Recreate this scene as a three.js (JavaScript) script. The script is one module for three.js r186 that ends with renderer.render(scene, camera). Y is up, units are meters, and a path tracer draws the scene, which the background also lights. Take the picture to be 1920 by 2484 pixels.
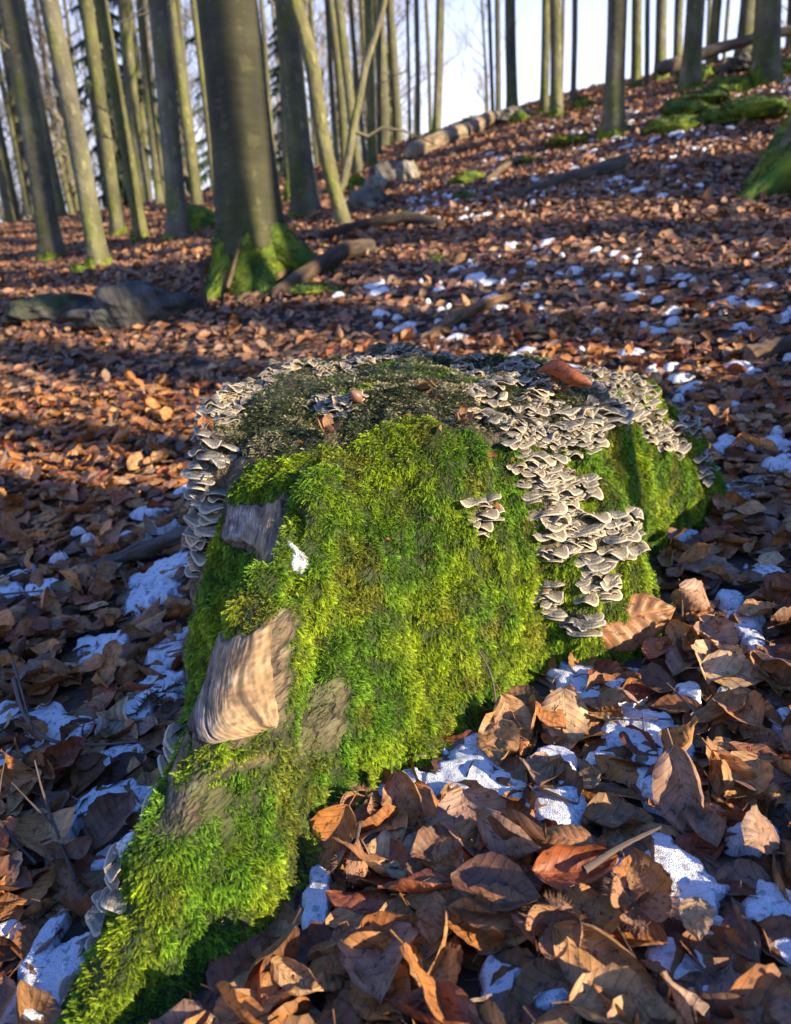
import * as THREE from 'three';
import { ImprovedNoise } from 'three/addons/math/ImprovedNoise.js';
import { mergeGeometries, mergeVertices } from 'three/addons/utils/BufferGeometryUtils.js';

// ---------------------------------------------------------------- camera, sky, sun, exposure
const scene = new THREE.Scene();
const renderer = new THREE.WebGLRenderer({ antialias: true });
renderer.setSize(791, 1024);
renderer.toneMapping = THREE.LinearToneMapping;
renderer.toneMappingExposure = 2.85;
renderer.shadowMap.enabled = true;
renderer.shadowMap.type = THREE.PCFSoftShadowMap;

const EYE = new THREE.Vector3(0, 0.62, 0), PITCH = 18 * Math.PI / 180, ROLL = 3 * Math.PI / 180, FOV = 66;
const camera = new THREE.PerspectiveCamera(FOV, 791 / 1024, 0.05, 900);
camera.position.copy(EYE);
camera.rotation.set(-PITCH, 0, -ROLL);
camera.focus = 0.98;
camera.userData.fStop = 5.6;
camera.updateMatrixWorld(true);

// winter sky: pale towards the horizon, deep blue overhead, the same all round
{
  const W = 256, Hh = 128, data = new Float32Array(W * Hh * 4);
  for (let j = 0; j < Hh; j++) {
    const el = ((j + 0.5) / Hh - 0.5) * Math.PI, t = Math.max(0, Math.sin(el));
    const k = Math.pow(1 - t, 3.6);
    for (let i = 0; i < W; i++) {
      const o = (j * W + i) * 4;
      data[o] = 0.06 + 0.74 * k; data[o + 1] = 0.16 + 0.64 * k; data[o + 2] = 0.50 + 0.32 * k; data[o + 3] = 1;
    }
  }
  const sky = new THREE.DataTexture(data, W, Hh, THREE.RGBAFormat, THREE.FloatType);
  sky.mapping = THREE.EquirectangularReflectionMapping;
  sky.magFilter = THREE.LinearFilter; sky.needsUpdate = true;
  scene.background = sky; scene.environment = sky;
}
const SUN = new THREE.Vector3(0.80, 0.33, 0.50).normalize();
const sun = new THREE.DirectionalLight(new THREE.Color(1.0, 0.82, 0.56), 5.0);
sun.position.copy(SUN).multiplyScalar(40).add(new THREE.Vector3(0, 1, -3));
sun.target.position.set(0, 1, -3);
sun.castShadow = true; sun.shadow.radius = 0.8;
sun.shadow.mapSize.set(4096, 4096);
Object.assign(sun.shadow.camera, { left: -14, right: 14, top: 12, bottom: -12, near: 1, far: 90 });
scene.add(sun, sun.target);

// ---------------------------------------------------------------- helpers
function rngOf(seed) { let s = seed >>> 0; return () => { s = (s + 0x6d2b79f5) | 0; let t = Math.imul(s ^ (s >>> 15), 1 | s); t = (t + Math.imul(t ^ (t >>> 7), 61 | t)) ^ t; return ((t ^ (t >>> 14)) >>> 0) / 4294967296; }; }
const noiser = new ImprovedNoise(), N3 = (x, y, z) => noiser.noise(x + 37.2, y + 11.7, z + 53.1);
function fbm(x, y, z, oct = 4, gain = 0.5) { let s = 0, a = 1, f = 1; for (let i = 0; i < oct; i++) { s += a * N3(x * f, y * f, z * f + i * 7.3); a *= gain; f *= 2.03; } return s; }
const clamp = (x, a = 0, b = 1) => Math.min(b, Math.max(a, x)), lerp = (a, b, t) => a + (b - a) * t, smooth = (a, b, x) => { const t = clamp((x - a) / (b - a)); return t * t * (3 - 2 * t); };
const V3 = (x, y, z) => new THREE.Vector3(x, y, z), DEG = Math.PI / 180;
const used = new Map();
function numbered(name) { const n = used.get(name) || 0; used.set(name, n + 1); return n ? name + '_' + String(n).padStart(3, '0') : name; }
function tag(o, label, category, group) { o.userData.label = label; if (category) o.userData.category = category; if (group) o.userData.group = group; return o; }
function thing(name, label, category, at = V3(0, 0, 0), group) { const o = new THREE.Group(); o.name = numbered(name); o.position.copy(at); scene.add(o); return tag(o, label, category, group); }
function part(name, geo, mat, parent) { const m = new THREE.Mesh(geo, mat); m.name = name; m.castShadow = m.receiveShadow = true; parent.add(m); return m; }
function solo(name, geo, mat, label, category, at, group) { const m = new THREE.Mesh(geo, mat); m.name = numbered(name); m.castShadow = m.receiveShadow = true; if (at) m.position.copy(at); scene.add(m); return tag(m, label, category, group); }
// indexed triangles from a grid of (nu+1) x (nv+1) points
function gridGeo(nu, nv, fn, { color, uv } = {}) {
  const P = [], I = [], C = [], U = [];
  for (let j = 0; j <= nv; j++) for (let i = 0; i <= nu; i++) { const p = fn(i / nu, j / nv, i, j); P.push(p.x, p.y, p.z); if (color) C.push(...color(i / nu, j / nv, p)); if (uv) U.push(...uv(i / nu, j / nv, p)); else U.push(i / nu, j / nv); }
  for (let j = 0; j < nv; j++) for (let i = 0; i < nu; i++) { const a = j * (nu + 1) + i, b = a + 1, c = a + nu + 1, d = c + 1; I.push(a, b, d, a, d, c); }
  const g = new THREE.BufferGeometry();
  g.setAttribute('position', new THREE.Float32BufferAttribute(P, 3)); g.setAttribute('uv', new THREE.Float32BufferAttribute(U, 2));
  if (color) g.setAttribute('color', new THREE.Float32BufferAttribute(C, 3));
  g.setIndex(I); g.computeVertexNormals();
  return g;
}
// ---------------------------------------------------------------- the lie of the land
function land(x, z) {
  const D = -z;
  let A, S;
  if (D < 14.5) { const d = Math.max(D, -30); A = d < 0.6 ? 0.0 : 0.160 * (d - 0.6) * smooth(0.3, 6, d) + 0.02 * smooth(6, 12, d) * (d - 6) * 0.5; S = lerp(0.07, 0.235, smooth(0.8, 11, d)); }
  else { A = 0.160 * 13.9 + 0.01 * 8.5; S = 0.235; }
  const xx = x < 0 ? -5 * (1 - Math.exp(x / 5)) : 9 * (1 - Math.exp(-x / 9)) * 1.06;
  let y = A + S * xx;
  const crest = 14.2 + 0.06 * x + 0.5 * N3(x * 0.3, 0, 2.2);
  if (D > crest) { const over = D - crest; y -= over < 8 ? 0.03 * over * over : 0.03 * 64 + 0.48 * Math.min(over - 8, 25); }
  y += 0.05 * smooth(1.8, 5, Math.hypot(x, z)) * fbm(x * 0.7, 0, z * 0.7, 3) + 0.012 * fbm(x * 3.1, 4, z * 3.1, 3);
  return y;
}
function landNormal(x, z, e = 0.05) { return V3(land(x - e, z) - land(x + e, z), 2 * e, land(x, z - e) - land(x, z + e)).normalize(); }
// ---------------------------------------------------------------- the stump's shape: angle round its heart (0 = right, 90 = towards the viewer) -> radii, rim height, slope of the flare
const HEART = V3(0.03, 0, -1.30);
function round(knots) {          // smooth closed curve through [degrees, value] knots, without overshoot
  const n = knots.length, X = [], Y = [], M = [];
  for (let k = -2; k < n + 2; k++) { const i = ((k % n) + n) % n, turn = Math.floor(k / n); X.push(knots[i][0] + 360 * turn); Y.push(knots[i][1]); }
  for (let i = 0; i < X.length; i++) {
    const a = i ? (Y[i] - Y[i - 1]) / (X[i] - X[i - 1]) : 0, b = i < X.length - 1 ? (Y[i + 1] - Y[i]) / (X[i + 1] - X[i]) : 0;
    M.push(a * b <= 0 ? 0 : 2 * a * b / (a + b));
  }
  return (deg) => {
    let d = ((deg - knots[0][0]) % 360 + 360) % 360 + knots[0][0], i = 1;
    while (i < X.length - 2 && X[i + 1] < d) i++;
    const h = X[i + 1] - X[i], t = (d - X[i]) / h, t2 = t * t, t3 = t2 * t;
    return (2 * t3 - 3 * t2 + 1) * Y[i] + (t3 - 2 * t2 + t) * h * M[i] + (3 * t2 - 2 * t3) * Y[i + 1] + (t3 - t2) * h * M[i + 1];
  };
}
const rBase = round([[-50, .42], [-40, .58], [-31, .86], [-25, .77], [-17, .58], [-8, .45], [2, .41], [16, .42], [28, .445], [40, .40], [53, .33], [68, .36], [83, .415], [95, .50], [102, .65], [107, .80], [111, .93], [115, .87], [118, .77], [121, .70], [128, .55], [138, .48], [158, .41], [180, .37], [225, .36], [270, .38]]);
const rRim = round([[-60, .31], [-34, .36], [-10, .36], [5, .335], [20, .305], [45, .235], [60, .225], [95, .24], [112, .28], [126, .315], [140, .335], [163, .345], [200, .31], [223, .29], [270, .30]]);
const yRim = round([[-34, .405], [0, .375], [30, .355], [60, .365], [95, .385], [118, .355], [140, .345], [163, .395], [223, .435], [270, .44], [300, .42]]);
const flare = round([[-50, .8], [-31, .5], [-15, .8], [0, 1.2], [28, 1.15], [53, 1.0], [83, 1.0], [98, 1.0], [112, .96], [130, 1.1], [165, 1.0], [270, 1.2]]);
function stumpBare(deg, t) {      // t: 0 at the ground, 1 at the rim, 2 at the heart of the top
  const c = Math.cos(deg * DEG), s = Math.sin(deg * DEG), rT = rRim(deg), yT = yRim(deg) + .014 * N3(deg * .11, 1.3, 2) + .010 * N3(deg * .35, 5.1, 2);
  if (t <= 1) {
    const r = rT + (rBase(deg) - rT) * Math.pow(1 - t, flare(deg)) - 0.014 * smooth(0.88, 1, t) ** 2, x = HEART.x + r * c, z = HEART.z + r * s, g = land(x, z) - 0.035;
    return V3(x, lerp(g, yT, Math.sin(t * Math.PI / 2) * 0.22 + t * 0.78), z);
  }
  const k = 2 - t, r = (rT - 0.014) * k, x = HEART.x + r * c, z = HEART.z + r * s;
  const flat = 0.418 + 0.075 * (-(z - HEART.z)) - 0.05 * (x - HEART.x) * (x > 0.03 ? 1 : -0.2), e = Math.pow(k, 4);
  return V3(x, lerp(flat, yT, e) + 0.012 * (1 - k) * (1 - e), z);
}
const GROOVE = [[117, .92, 0], [113.2, .83, .9], [107, .63, 1], [105, .50, 1], [104.2, .39, .6], [103.5, .25, 0]];
const PLANKS = [[[138.5, .86], [119, .885], [114, .735], [138.5, .715]], [[130.5, .455], [109.2, .635], [106.2, .385], [114.4, .43]]];
function plankMask(deg, t) { // 1 where bare wood replaces bark and moss
  let m = 0; const d0 = ((deg + 180) % 360 + 360) % 360 - 180;
  for (const [TL, TR, BR, BL] of PLANKS) { let u = .5, v = .5; for (let k = 0; k < 6; k++) { const lo = lerp(BL[1], BR[1], u) + (BL[1] < .5 ? .035 * Math.sin(Math.PI * clamp(u)) : 0), hi = lerp(TL[1], TR[1], u); v = (t - lo) / (hi - lo); const bow = 2.5 * Math.sin(clamp(v) * Math.PI), l = lerp(BL[0], TL[0], v) + (BL[1] < .5 ? bow : 0), r = lerp(BR[0], TR[0], v); u = clamp((d0 - l) / (r - l), -.5, 1.5); } m = Math.max(m, smooth(-.24, .0, Math.min(u, 1 - u)) * smooth(-.20, .0, Math.min(v, 1 - v))); }
  return m;
}
function stumpPoint(deg, t) {
  const p = stumpBare(deg, t), e = 0.6, u = stumpBare(deg + e, t).sub(stumpBare(deg - e, t)), v = stumpBare(deg, Math.min(t + 0.01, 1.99)).sub(stumpBare(deg, Math.max(t - 0.01, 0)));
  const n = v.cross(u).normalize(); if (n.y < -0.3) n.negate();
  const fade = smooth(2.0, 1.8, t), low = smooth(-0.02, 0.14, t);
  const bare = plankMask(deg, t); let d = (0.020 * fbm(p.x * 8, p.y * 5, p.z * 8, 3) * low + 0.007 * fbm(p.x * 30, p.y * 22, p.z * 30, 3)) * fade;
  d += 0.012 * N3(deg * 0.16, t * 0.8, 3.1) * smooth(1.1, 0.8, t) * low;
  for (let i = 0; i + 1 < GROOVE.length; i++) {
    const [a, s0, w0] = GROOVE[i], [b, s1, w1] = GROOVE[i + 1];
    if (t <= s0 && t > s1) { const k = (t - s1) / (s0 - s1), at = lerp(b, a, k), w = lerp(w1, w0, k), off = (deg - at) * DEG * Math.hypot(p.x - HEART.x, p.z - HEART.z); d -= 0.034 * w * Math.exp(-(off * off) / (0.013 * 0.013)); }
  }
  return p.addScaledVector(n, d * (1 - bare));
}
// ---------------------------------------------------------------- materials
function texture(w, h, fn, srgb) {
  const d = new Uint8Array(w * h * 4);
  for (let y = 0; y < h; y++) for (let x = 0; x < w; x++) { const c = fn(x / w, y / h), o = (y * w + x) * 4; for (let k = 0; k < 3; k++) d[o + k] = Math.round(255 * clamp(c[k])); d[o + 3] = 255; }
  const t = new THREE.DataTexture(d, w, h, THREE.RGBAFormat); t.wrapS = t.wrapT = THREE.MirroredRepeatWrapping; t.magFilter = THREE.LinearFilter; t.minFilter = THREE.LinearMipmapLinearFilter; t.generateMipmaps = true;
  if (srgb) t.colorSpace = THREE.SRGBColorSpace; t.needsUpdate = true; return t;
}
const GREYTAN = new THREE.Color().setRGB(.33, .215, .16), grey = (v) => [v, v, v], scaled = (t, u, v) => { const c = t.clone(); c.repeat.set(u, v); c.needsUpdate = true; return c; };
const smoothBark = texture(512, 512, (u, v) => {
  const a = 0.5 + 0.35 * fbm(u * 5, v * 5, 1, 5), ring = 0.5 + 0.5 * N3(u * 14, v * 40, 4), spot = smooth(0.42, 0.6, fbm(u * 13, v * 13, 9, 3)), g = smooth(-0.1, 0.5, fbm(u * 3, v * 2.2, 14, 4));
  const k = 0.56 + 0.42 * a - 0.06 * ring;
  return [lerp(k * 0.86, k * 0.80, g) + spot * 0.18, lerp(k * 0.84, k * 0.84, g) + spot * 0.17, lerp(k * 0.74, k * 0.52, g) + spot * 0.16];
}, true);
const smoothBarkBump = texture(512, 512, (u, v) => grey(0.5 + 0.3 * fbm(u * 8, v * 22, 2, 5) + 0.15 * N3(u * 12, v * 40, 8)));
function cells(u, v, n, seed) { const x = u * n, y = v * n, ix = Math.floor(x), iy = Math.floor(y); let a = 9, b = 9; for (let j = -1; j <= 1; j++) for (let i = -1; i <= 1; i++) { const h = Math.sin((ix + i) * 127.1 + (iy + j) * 311.7 + seed * 71.3) * 43758.5453, g = Math.sin((ix + i) * 269.5 + (iy + j) * 183.3 + seed * 17.9) * 24634.63, dx = ix + i + (h - Math.floor(h)) - x, dy = iy + j + (g - Math.floor(g)) - y, d = Math.hypot(dx, dy); if (d < a) { b = a; a = d; } else if (d < b) b = d; } return b - a; }
const crackH = (u, v) => { const a = Math.abs(fbm(u * 13, v * 5.5, 1, 4)), b = Math.abs(fbm(u * 30 + 5, v * 16, 6, 3)), c = smooth(0.02, 0.30, cells(u + 0.05 * fbm(u * 8, v * 8, 1, 3), v * 0.5 + 0.05 * fbm(u * 8, v * 8, 6, 3), 17, 1)); return clamp(0.55 * smooth(0, 0.22, a) + 0.2 * smooth(0, 0.2, b) + 0.2 * c + 0.18 * fbm(u * 50, v * 50, 3, 3) + 0.05); };
const roughBark = texture(512, 512, (u, v) => { const h = crackH(u, v), l = smooth(0.25, 0.6, fbm(u * 7, v * 7, 5, 4)); return [0.30 + 0.42 * h + 0.1 * l, 0.27 + 0.40 * h + 0.13 * l, 0.23 + 0.36 * h + 0.11 * l]; }, true);
const roughBarkBump = texture(512, 512, (u, v) => grey(crackH(u, v)));
const grainH = (u, v) => { const w = u + 0.006 * fbm(u * 3, v * 2.5, 2, 3); return 0.5 + 0.26 * N3(w * 190, v * 9, 1) + 0.14 * N3(w * 90, v * 5, 5) + 0.22 * fbm(w * 100, v * 34, 9, 3); };
const holes = (u, v) => smooth(0.11, 0.04, Math.min(1, 9 * Math.max(0, 0.55 - fbm(u * 26, v * 17, 40, 2)) * 0.1)) ;
const barewood = texture(512, 512, (u, v) => {
  const h = grainH(u, v), pale = smooth(0.0, 0.5, fbm(u * 6 + 3, v * 5, 21, 4)), dark = .6 * smooth(0.12, 0.5, fbm(u * 11, v * 7, 31, 5)), crack = smooth(0.016, 0.004, Math.abs(u - 0.36 - 0.03 * N3(v * 4, 1, 2) + 0.06 * (v - .5))) * smooth(0.1, .3, v) * .85 + smooth(0.008, 0.002, Math.abs(u - 0.71 - 0.02 * N3(v * 6, 3, 2))) * 0.6, pits = smooth(0.56, 0.66, fbm(u * 34, v * 22, 44, 2));
  const k = (0.28 + 0.72 * h) * (1 - 0.14 * smooth(.1, .42, N3(u * 130, v * 9, 77))) * (1 - 0.75 * clamp(crack)) * (1 - 0.5 * dark) * (1 - 0.15 * pits);
  return [k * lerp(0.92, 1.0, pale), k * lerp(0.80, 0.93, pale), k * lerp(0.66, 0.86, pale)];
}, true);
const barewoodBump = texture(512, 512, (u, v) => { const crack = smooth(0.016, 0.004, Math.abs(u - 0.36 - 0.03 * N3(v * 4, 1, 2) + 0.06 * (v - .5))) * smooth(0.1, .3, v); return grey(grainH(u, v) * (1 - 0.8 * crack)); });
const stoneTex = texture(256, 256, (u, v) => { const a = 0.55 + 0.3 * fbm(u * 6, v * 6, 1, 5) + 0.12 * fbm(u * 40, v * 40, 3, 2), l = smooth(0.25, 0.45, fbm(u * 5, v * 5, 8, 4)); return [a + 0.08 * l, a * 0.98 + 0.09 * l, a * 0.94 + 0.02 * l]; }, true);
const lumpBump = texture(256, 256, (u, v) => grey(0.5 + 0.4 * fbm(u * 10, v * 10, 2, 5)));
const grainBump = texture(512, 512, (u, v) => grey(clamp(.5 + .45 * fbm(u * 60, v * 60, 1, 4) + .3 * N3(u * 150, v * 150, 4))));
const leafVein = (u, v) => { const a = Math.abs(u - 0.5) * 2, s = (v * 8.2 - a * 1.7), f = s - Math.floor(s), d = Math.min(f, 1 - f); return { side: smooth(0.10, 0.02, d) * smooth(0.02, 0.12, a), mid: smooth(0.035, 0.012, a), pleat: 0.5 - 0.5 * Math.cos(2 * Math.PI * s) }; };
const leafTex = texture(256, 256, (u, v) => {
  const n = leafVein(u, v), m = 0.80 + 0.16 * fbm(u * 5, v * 5, 3, 4) + 0.08 * fbm(u * 34, v * 34, 5, 2), spot = smooth(0.38, 0.5, fbm(u * 9, v * 9, 17, 3)), edge = smooth(0.75, 1, Math.abs(u - 0.5) * 2);
  const k = m * (1 - 0.35 * spot) * (1 - 0.18 * n.side - 0.06 * edge) + 0.10 * n.mid;
  return [k, k * 0.985, k * 0.97];
}, true);
const leafBump = texture(256, 256, (u, v) => { const n = leafVein(u, v), a = Math.abs(u - 0.5) * 2; return grey(0.25 + 0.5 * n.pleat * (1 - 0.5 * a) * smooth(0, 0.15, a) - 0.25 * n.side + 0.35 * n.mid + 0.06 * fbm(u * 30, v * 30, 3, 2)); });

const std = (o) => new THREE.MeshStandardMaterial({ roughness: 0.9, side: THREE.DoubleSide, ...o });
const leafMat = new THREE.MeshPhysicalMaterial({ map: leafTex, bumpMap: leafBump, bumpScale: 0.0007, roughness: 0.55, transmission: 0.16, thickness: 0, side: THREE.DoubleSide, specularIntensity: 0.7, name: 'dry leaf' });
const BROWN = [[.56, .30, .115], [.56, .225, .055], [.42, .175, .06], [.20, .09, .045], [.38, .11, .038], [.38, .225, .145], [.64, .41, .205], [.49, .235, .09]].map((c) => new THREE.Color().setRGB(...c));
const leafMats = BROWN.map((c) => { const m = leafMat.clone(); m.color.copy(c); return m; });
const mossMat = new THREE.MeshPhysicalMaterial({ vertexColors: true, roughness: 0.62, transmission: 0.30, thickness: 0, side: THREE.DoubleSide, specularIntensity: 0.6, name: 'moss' });
const snowGrain = texture(512, 512, (u, v) => { const k = .90 + .07 * fbm(u * 70, v * 70, 2, 4) - .22 * smooth(.2, .55, fbm(u * 9, v * 9, 7, 4)) - .16 * smooth(.40, .6, fbm(u * 44, v * 44, 8, 2)); return [k * .96, k * .98, k]; }, true);
const snowMat = std({ map: snowGrain, color: new THREE.Color().setRGB(.97, .98, 1.0), roughness: 0.9, bumpMap: grainBump, bumpScale: 0.003, name: 'old snow' });
const beechMat = std({ map: smoothBark, bumpMap: smoothBarkBump, bumpScale: 0.010, vertexColors: true, name: 'smooth bark' });
const stumpMat = std({ map: roughBark, bumpMap: roughBarkBump, bumpScale: 0.004, vertexColors: true, name: 'rotten bark' });
const woodMat = std({ map: barewood, bumpMap: barewoodBump, bumpScale: 0.0022, roughness: 0.85, vertexColors: true, name: 'bare wood' });
const stoneMat = std({ map: stoneTex, bumpMap: lumpBump, bumpScale: 0.02, vertexColors: true, name: 'stone' });
const cushionMat = std({ bumpMap: lumpBump, bumpScale: 0.03, vertexColors: true, roughness: 1, name: 'moss cushion' });
const soilMat = std({ bumpMap: lumpBump, bumpScale: 0.02, vertexColors: true, roughness: 1, name: 'soil' });
const twigMat = std({ color: new THREE.Color().setRGB(.085, .062, .05), roughness: 0.85, bumpMap: lumpBump, bumpScale: 0.002, name: 'twig' });
const deadMat = std({ map: barewood, bumpMap: barewoodBump, bumpScale: 0.006, vertexColors: true, name: 'dead wood' });
const capMats = [[.45, .37, .255], [.37, .325, .25], [.28, .26, .215], [.50, .385, .245], [.17, .175, .165]].map((c) => std({ color: new THREE.Color().setRGB(...c), vertexColors: true, roughness: 0.85, bumpMap: lumpBump, bumpScale: 0.0016, name: 'bracket cap' }));
const huskMat = std({ color: new THREE.Color().setRGB(.22, .11, .055), roughness: 0.8, bumpMap: lumpBump, bumpScale: 0.001, name: 'husk' });
const needleMat = std({ color: new THREE.Color().setRGB(.018, .035, .018), roughness: 0.8, name: 'needles' });
// ---------------------------------------------------------------- ground
function nonUniform(n, near, far, c) { const a = []; for (let i = 0; i <= n; i++) { const s = 2 * i / n - 1; a.push(c + Math.sign(s) * (near * Math.abs(s) + (far - near) * Math.pow(Math.abs(s), 4.2))); } return a; }
const GX = nonUniform(230, 6, 260, 0.5), GZ = nonUniform(230, 8, 260, -5);
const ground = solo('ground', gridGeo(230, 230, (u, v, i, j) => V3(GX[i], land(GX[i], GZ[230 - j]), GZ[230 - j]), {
  uv: (u, v, p) => [p.x * 2, p.z * 2],
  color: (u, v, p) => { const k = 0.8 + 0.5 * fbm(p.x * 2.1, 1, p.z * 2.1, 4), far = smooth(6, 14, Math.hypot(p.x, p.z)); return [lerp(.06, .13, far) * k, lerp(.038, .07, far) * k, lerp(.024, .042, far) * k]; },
}), soilMat, 'leaf-covered woodland slope rising to the right towards a bright crest');
ground.userData.kind = 'structure';

// a beech leaf lying along +z, its upper side +y, about one unit long
function leafGeo(seed, nu, nv) {
  const r = rngOf(seed), curl = (r() - 0.35) * 0.9, bend = (r() - 0.45) * 0.9, twist = (r() - 0.5) * 0.9, fold = r() * 0.30, wide = 0.27 + r() * 0.09, wave = 0.02 + r() * 0.04, ph = r() * 9, roll = r() < 0.4 ? 1.6 + r() * 1.6 : 0, crisp = 0.03 + 0.13 * r() * r();
  return gridGeo(nu, nv, (u, v) => {
    const s = u * 2 - 1, w = wide * Math.pow(Math.sin(Math.PI * Math.pow(clamp(v, 0.004, 0.996), 0.82)), 0.78) * (1 - 0.18 * smooth(0.7, 1, v)) * (1 + 0.04 * Math.sin(v * 42 + seed));
    let x = s * w, y = fold * Math.abs(s) * w + curl * s * s * w + wave * Math.sin(v * 9 + ph + s * 2) * Math.abs(s) + crisp * (N3(s * 1.9 + seed, v * 4.1, seed * 0.37) + .55 * N3(s * 3.7 + seed, v * 8.3, seed)), z = v - 0.5;
    if (roll && s > 0.1) { const a = (s - 0.1) * roll; x = w * (0.1 + Math.sin(a) / roll); y += w * (1 - Math.cos(a)) / roll * 1.3; }
    const t = twist * z, yb = y + bend * z * z, c = Math.cos(t), n = Math.sin(t);
    return V3(x * c - yb * n, x * n + yb * c, z);
  });
}
const leafFine = Array.from({ length: 12 }, (_, i) => leafGeo(101 + i, 8, 13)), leafPlain = Array.from({ length: 5 }, (_, i) => leafGeo(211 + i * 3, 2, 4));
const stalk = new THREE.CylinderGeometry(0.008, 0.012, 0.2, 4, 1); stalk.rotateX(Math.PI / 2 - 0.25); stalk.translate(0, 0.02, -0.58);
leafFine.forEach((g, i) => { if (i % 2) { leafFine[i] = mergeGeometries([g, stalk]); } });

// snow lying among the leaves: [x, z, half length, half width, turn]
const SNOW = [];
SNOW.push([0.260, -0.967, 0.049, 0.059, 0], [0.285, -0.896, 0.028, 0.035, 0], [0.073, -0.823, 0.034, 0.054, 0], [0.105, -0.782, 0.025, 0.027, 0], [0.177, -0.733, 0.032, 0.038, 0], [0.178, -0.798, 0.017, 0.040, 0], [0.318, -0.847, 0.028, 0.052, 0], [0.296, -0.753, 0.024, 0.036, 0], [0.243, -0.832, 0.020, 0.017, 0], [0.250, -0.618, 0.032, 0.025, 0], [0.260, -0.584, 0.013, 0.022, 0], [0.253, -0.651, 0.012, 0.022, 0], [0.324, -0.556, 0.023, 0.027, 0], [0.318, -0.514, 0.018, 0.023, 0], [-0.099, -0.637, 0.010, 0.036, 0], [-0.107, -0.590, 0.009, 0.019, 0], [-0.017, -0.797, 0.034, 0.019, 0], [0.076, -0.520, 0.017, 0.018, 0], [0.065, -0.503, 0.012, 0.014, 0], [0.132, -0.506, 0.016, 0.010, 0], [0.222, -0.524, 0.015, 0.021, 0], [0.229, -0.492, 0.011, 0.021, 0], [0.265, -0.552, 0.015, 0.008, 0], [0.520, -1.105, 0.026, 0.026, 0], [0.514, -1.033, 0.015, 0.031, 0], [0.387, -0.929, 0.015, 0.018, 0], [0.439, -0.911, 0.017, 0.013, 0], [0.357, -0.662, 0.019, 0.013, 0], [0.544, -1.179, 0.015, 0.021, 0], [0.478, -0.840, 0.017, 0.017, 0], [0.110, -0.498, 0.016, 0.008, 0], [-0.504, -1.571, 0.060, 0.090, 0], [-0.459, -1.600, 0.031, 0.064, 0], [-0.526, -1.470, 0.021, 0.057, 0], [-0.534, -1.278, 0.038, 0.047, 0], [-0.397, -1.230, 0.029, 0.053, 0], [-0.387, -1.110, 0.034, 0.051, 0], [-0.407, -1.060, 0.022, 0.028, 0], [-0.583, -1.062, 0.040, 0.027, 0], [-0.623, -1.077, 0.022, 0.037, 0], [-0.553, -0.962, 0.024, 0.036, 0], [-0.504, -1.001, 0.041, 0.038, 0], [-0.488, -1.023, 0.028, 0.028, 0], [-0.397, -0.939, 0.021, 0.016, 0], [-0.389, -0.835, 0.036, 0.023, 0], [-0.349, -0.830, 0.015, 0.018, 0], [-0.423, -0.776, 0.017, 0.029, 0], [-0.416, -0.795, 0.011, 0.022, 0], [-0.348, -0.746, 0.014, 0.012, 0], [-0.417, -0.635, 0.013, 0.011, 0], [-0.370, -0.632, 0.010, 0.034, 0], [-0.339, -0.596, 0.020, 0.028, 0], [-0.345, -0.576, 0.022, 0.029, 0], [-0.360, -0.550, 0.026, 0.022, 0], [-0.866, -1.607, 0.041, 0.063, 0], [-0.766, -1.539, 0.032, 0.036, 0], [0.691, -1.682, 0.029, 0.030, 0], [0.771, -1.651, 0.031, 0.035, 0], [0.554, -1.469, 0.028, 0.025, 0], [0.637, -1.247, 0.016, 0.039, 0]);
for (const s of SNOW) { s[2] *= 1.5; s[3] *= 1.5; }
const snowNear = SNOW.slice();
{
  const r = rngOf(77);
  for (let i = 0; i < 10500 && SNOW.length < 1500; i++) {
    const z = -1.5 - Math.pow(r(), 0.8) * 8.5, x = (r() - 0.42) * (3.4 - z * 1.25), f = fbm(x * 0.55, 3, z * 0.55, 3) + 0.10 * Math.min(3, x) - 0.02 * Math.max(0, -z - 4) ** 2 * 0.4;
    if (f < 0.04 || (Math.abs(x - 0.1) < 0.62 && Math.abs(z + 1.4) < 0.7) || (x < 0.2 && z < -5)) continue;
    const s = 0.008 + 0.028 * Math.pow(r(), 3); SNOW.push([x, z, s * 1.8, s, r() * 0.9 - 0.45]);
  }
}
const SNOWMAP = new Map();
for (const s of SNOW) { const R = s[2] + s[3] + .06; for (let i = Math.floor((s[0] - R) * 4); i <= Math.floor((s[0] + R) * 4); i++) for (let j = Math.floor((s[1] - R) * 4); j <= Math.floor((s[1] + R) * 4); j++) { const k = i * 4096 + j; if (!SNOWMAP.has(k)) SNOWMAP.set(k, []); SNOWMAP.get(k).push(s); } }
function onSnow(x, z, k = 1) { for (const [sx, sz, a, b, t] of SNOWMAP.get(Math.floor(x * 4) * 4096 + Math.floor(z * 4)) || []) { const dx = x - sx, dz = z - sz; if (Math.abs(dx) > a + b + .05 || Math.abs(dz) > a + b + .05) continue; const c = Math.cos(t), s = Math.sin(t), u = (dx * c + dz * s) / a, v = (-dx * s + dz * c) / b; const m = 1 + k / b * .9; if (k <= 0 ? u * u + v * v < 1 : Math.hypot(dx * c + dz * s, 0) < a + k && (u * u * (a / (a + k)) ** 2 + v * v * (b / (b + k)) ** 2) < 1) return true; } return false; }
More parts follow.
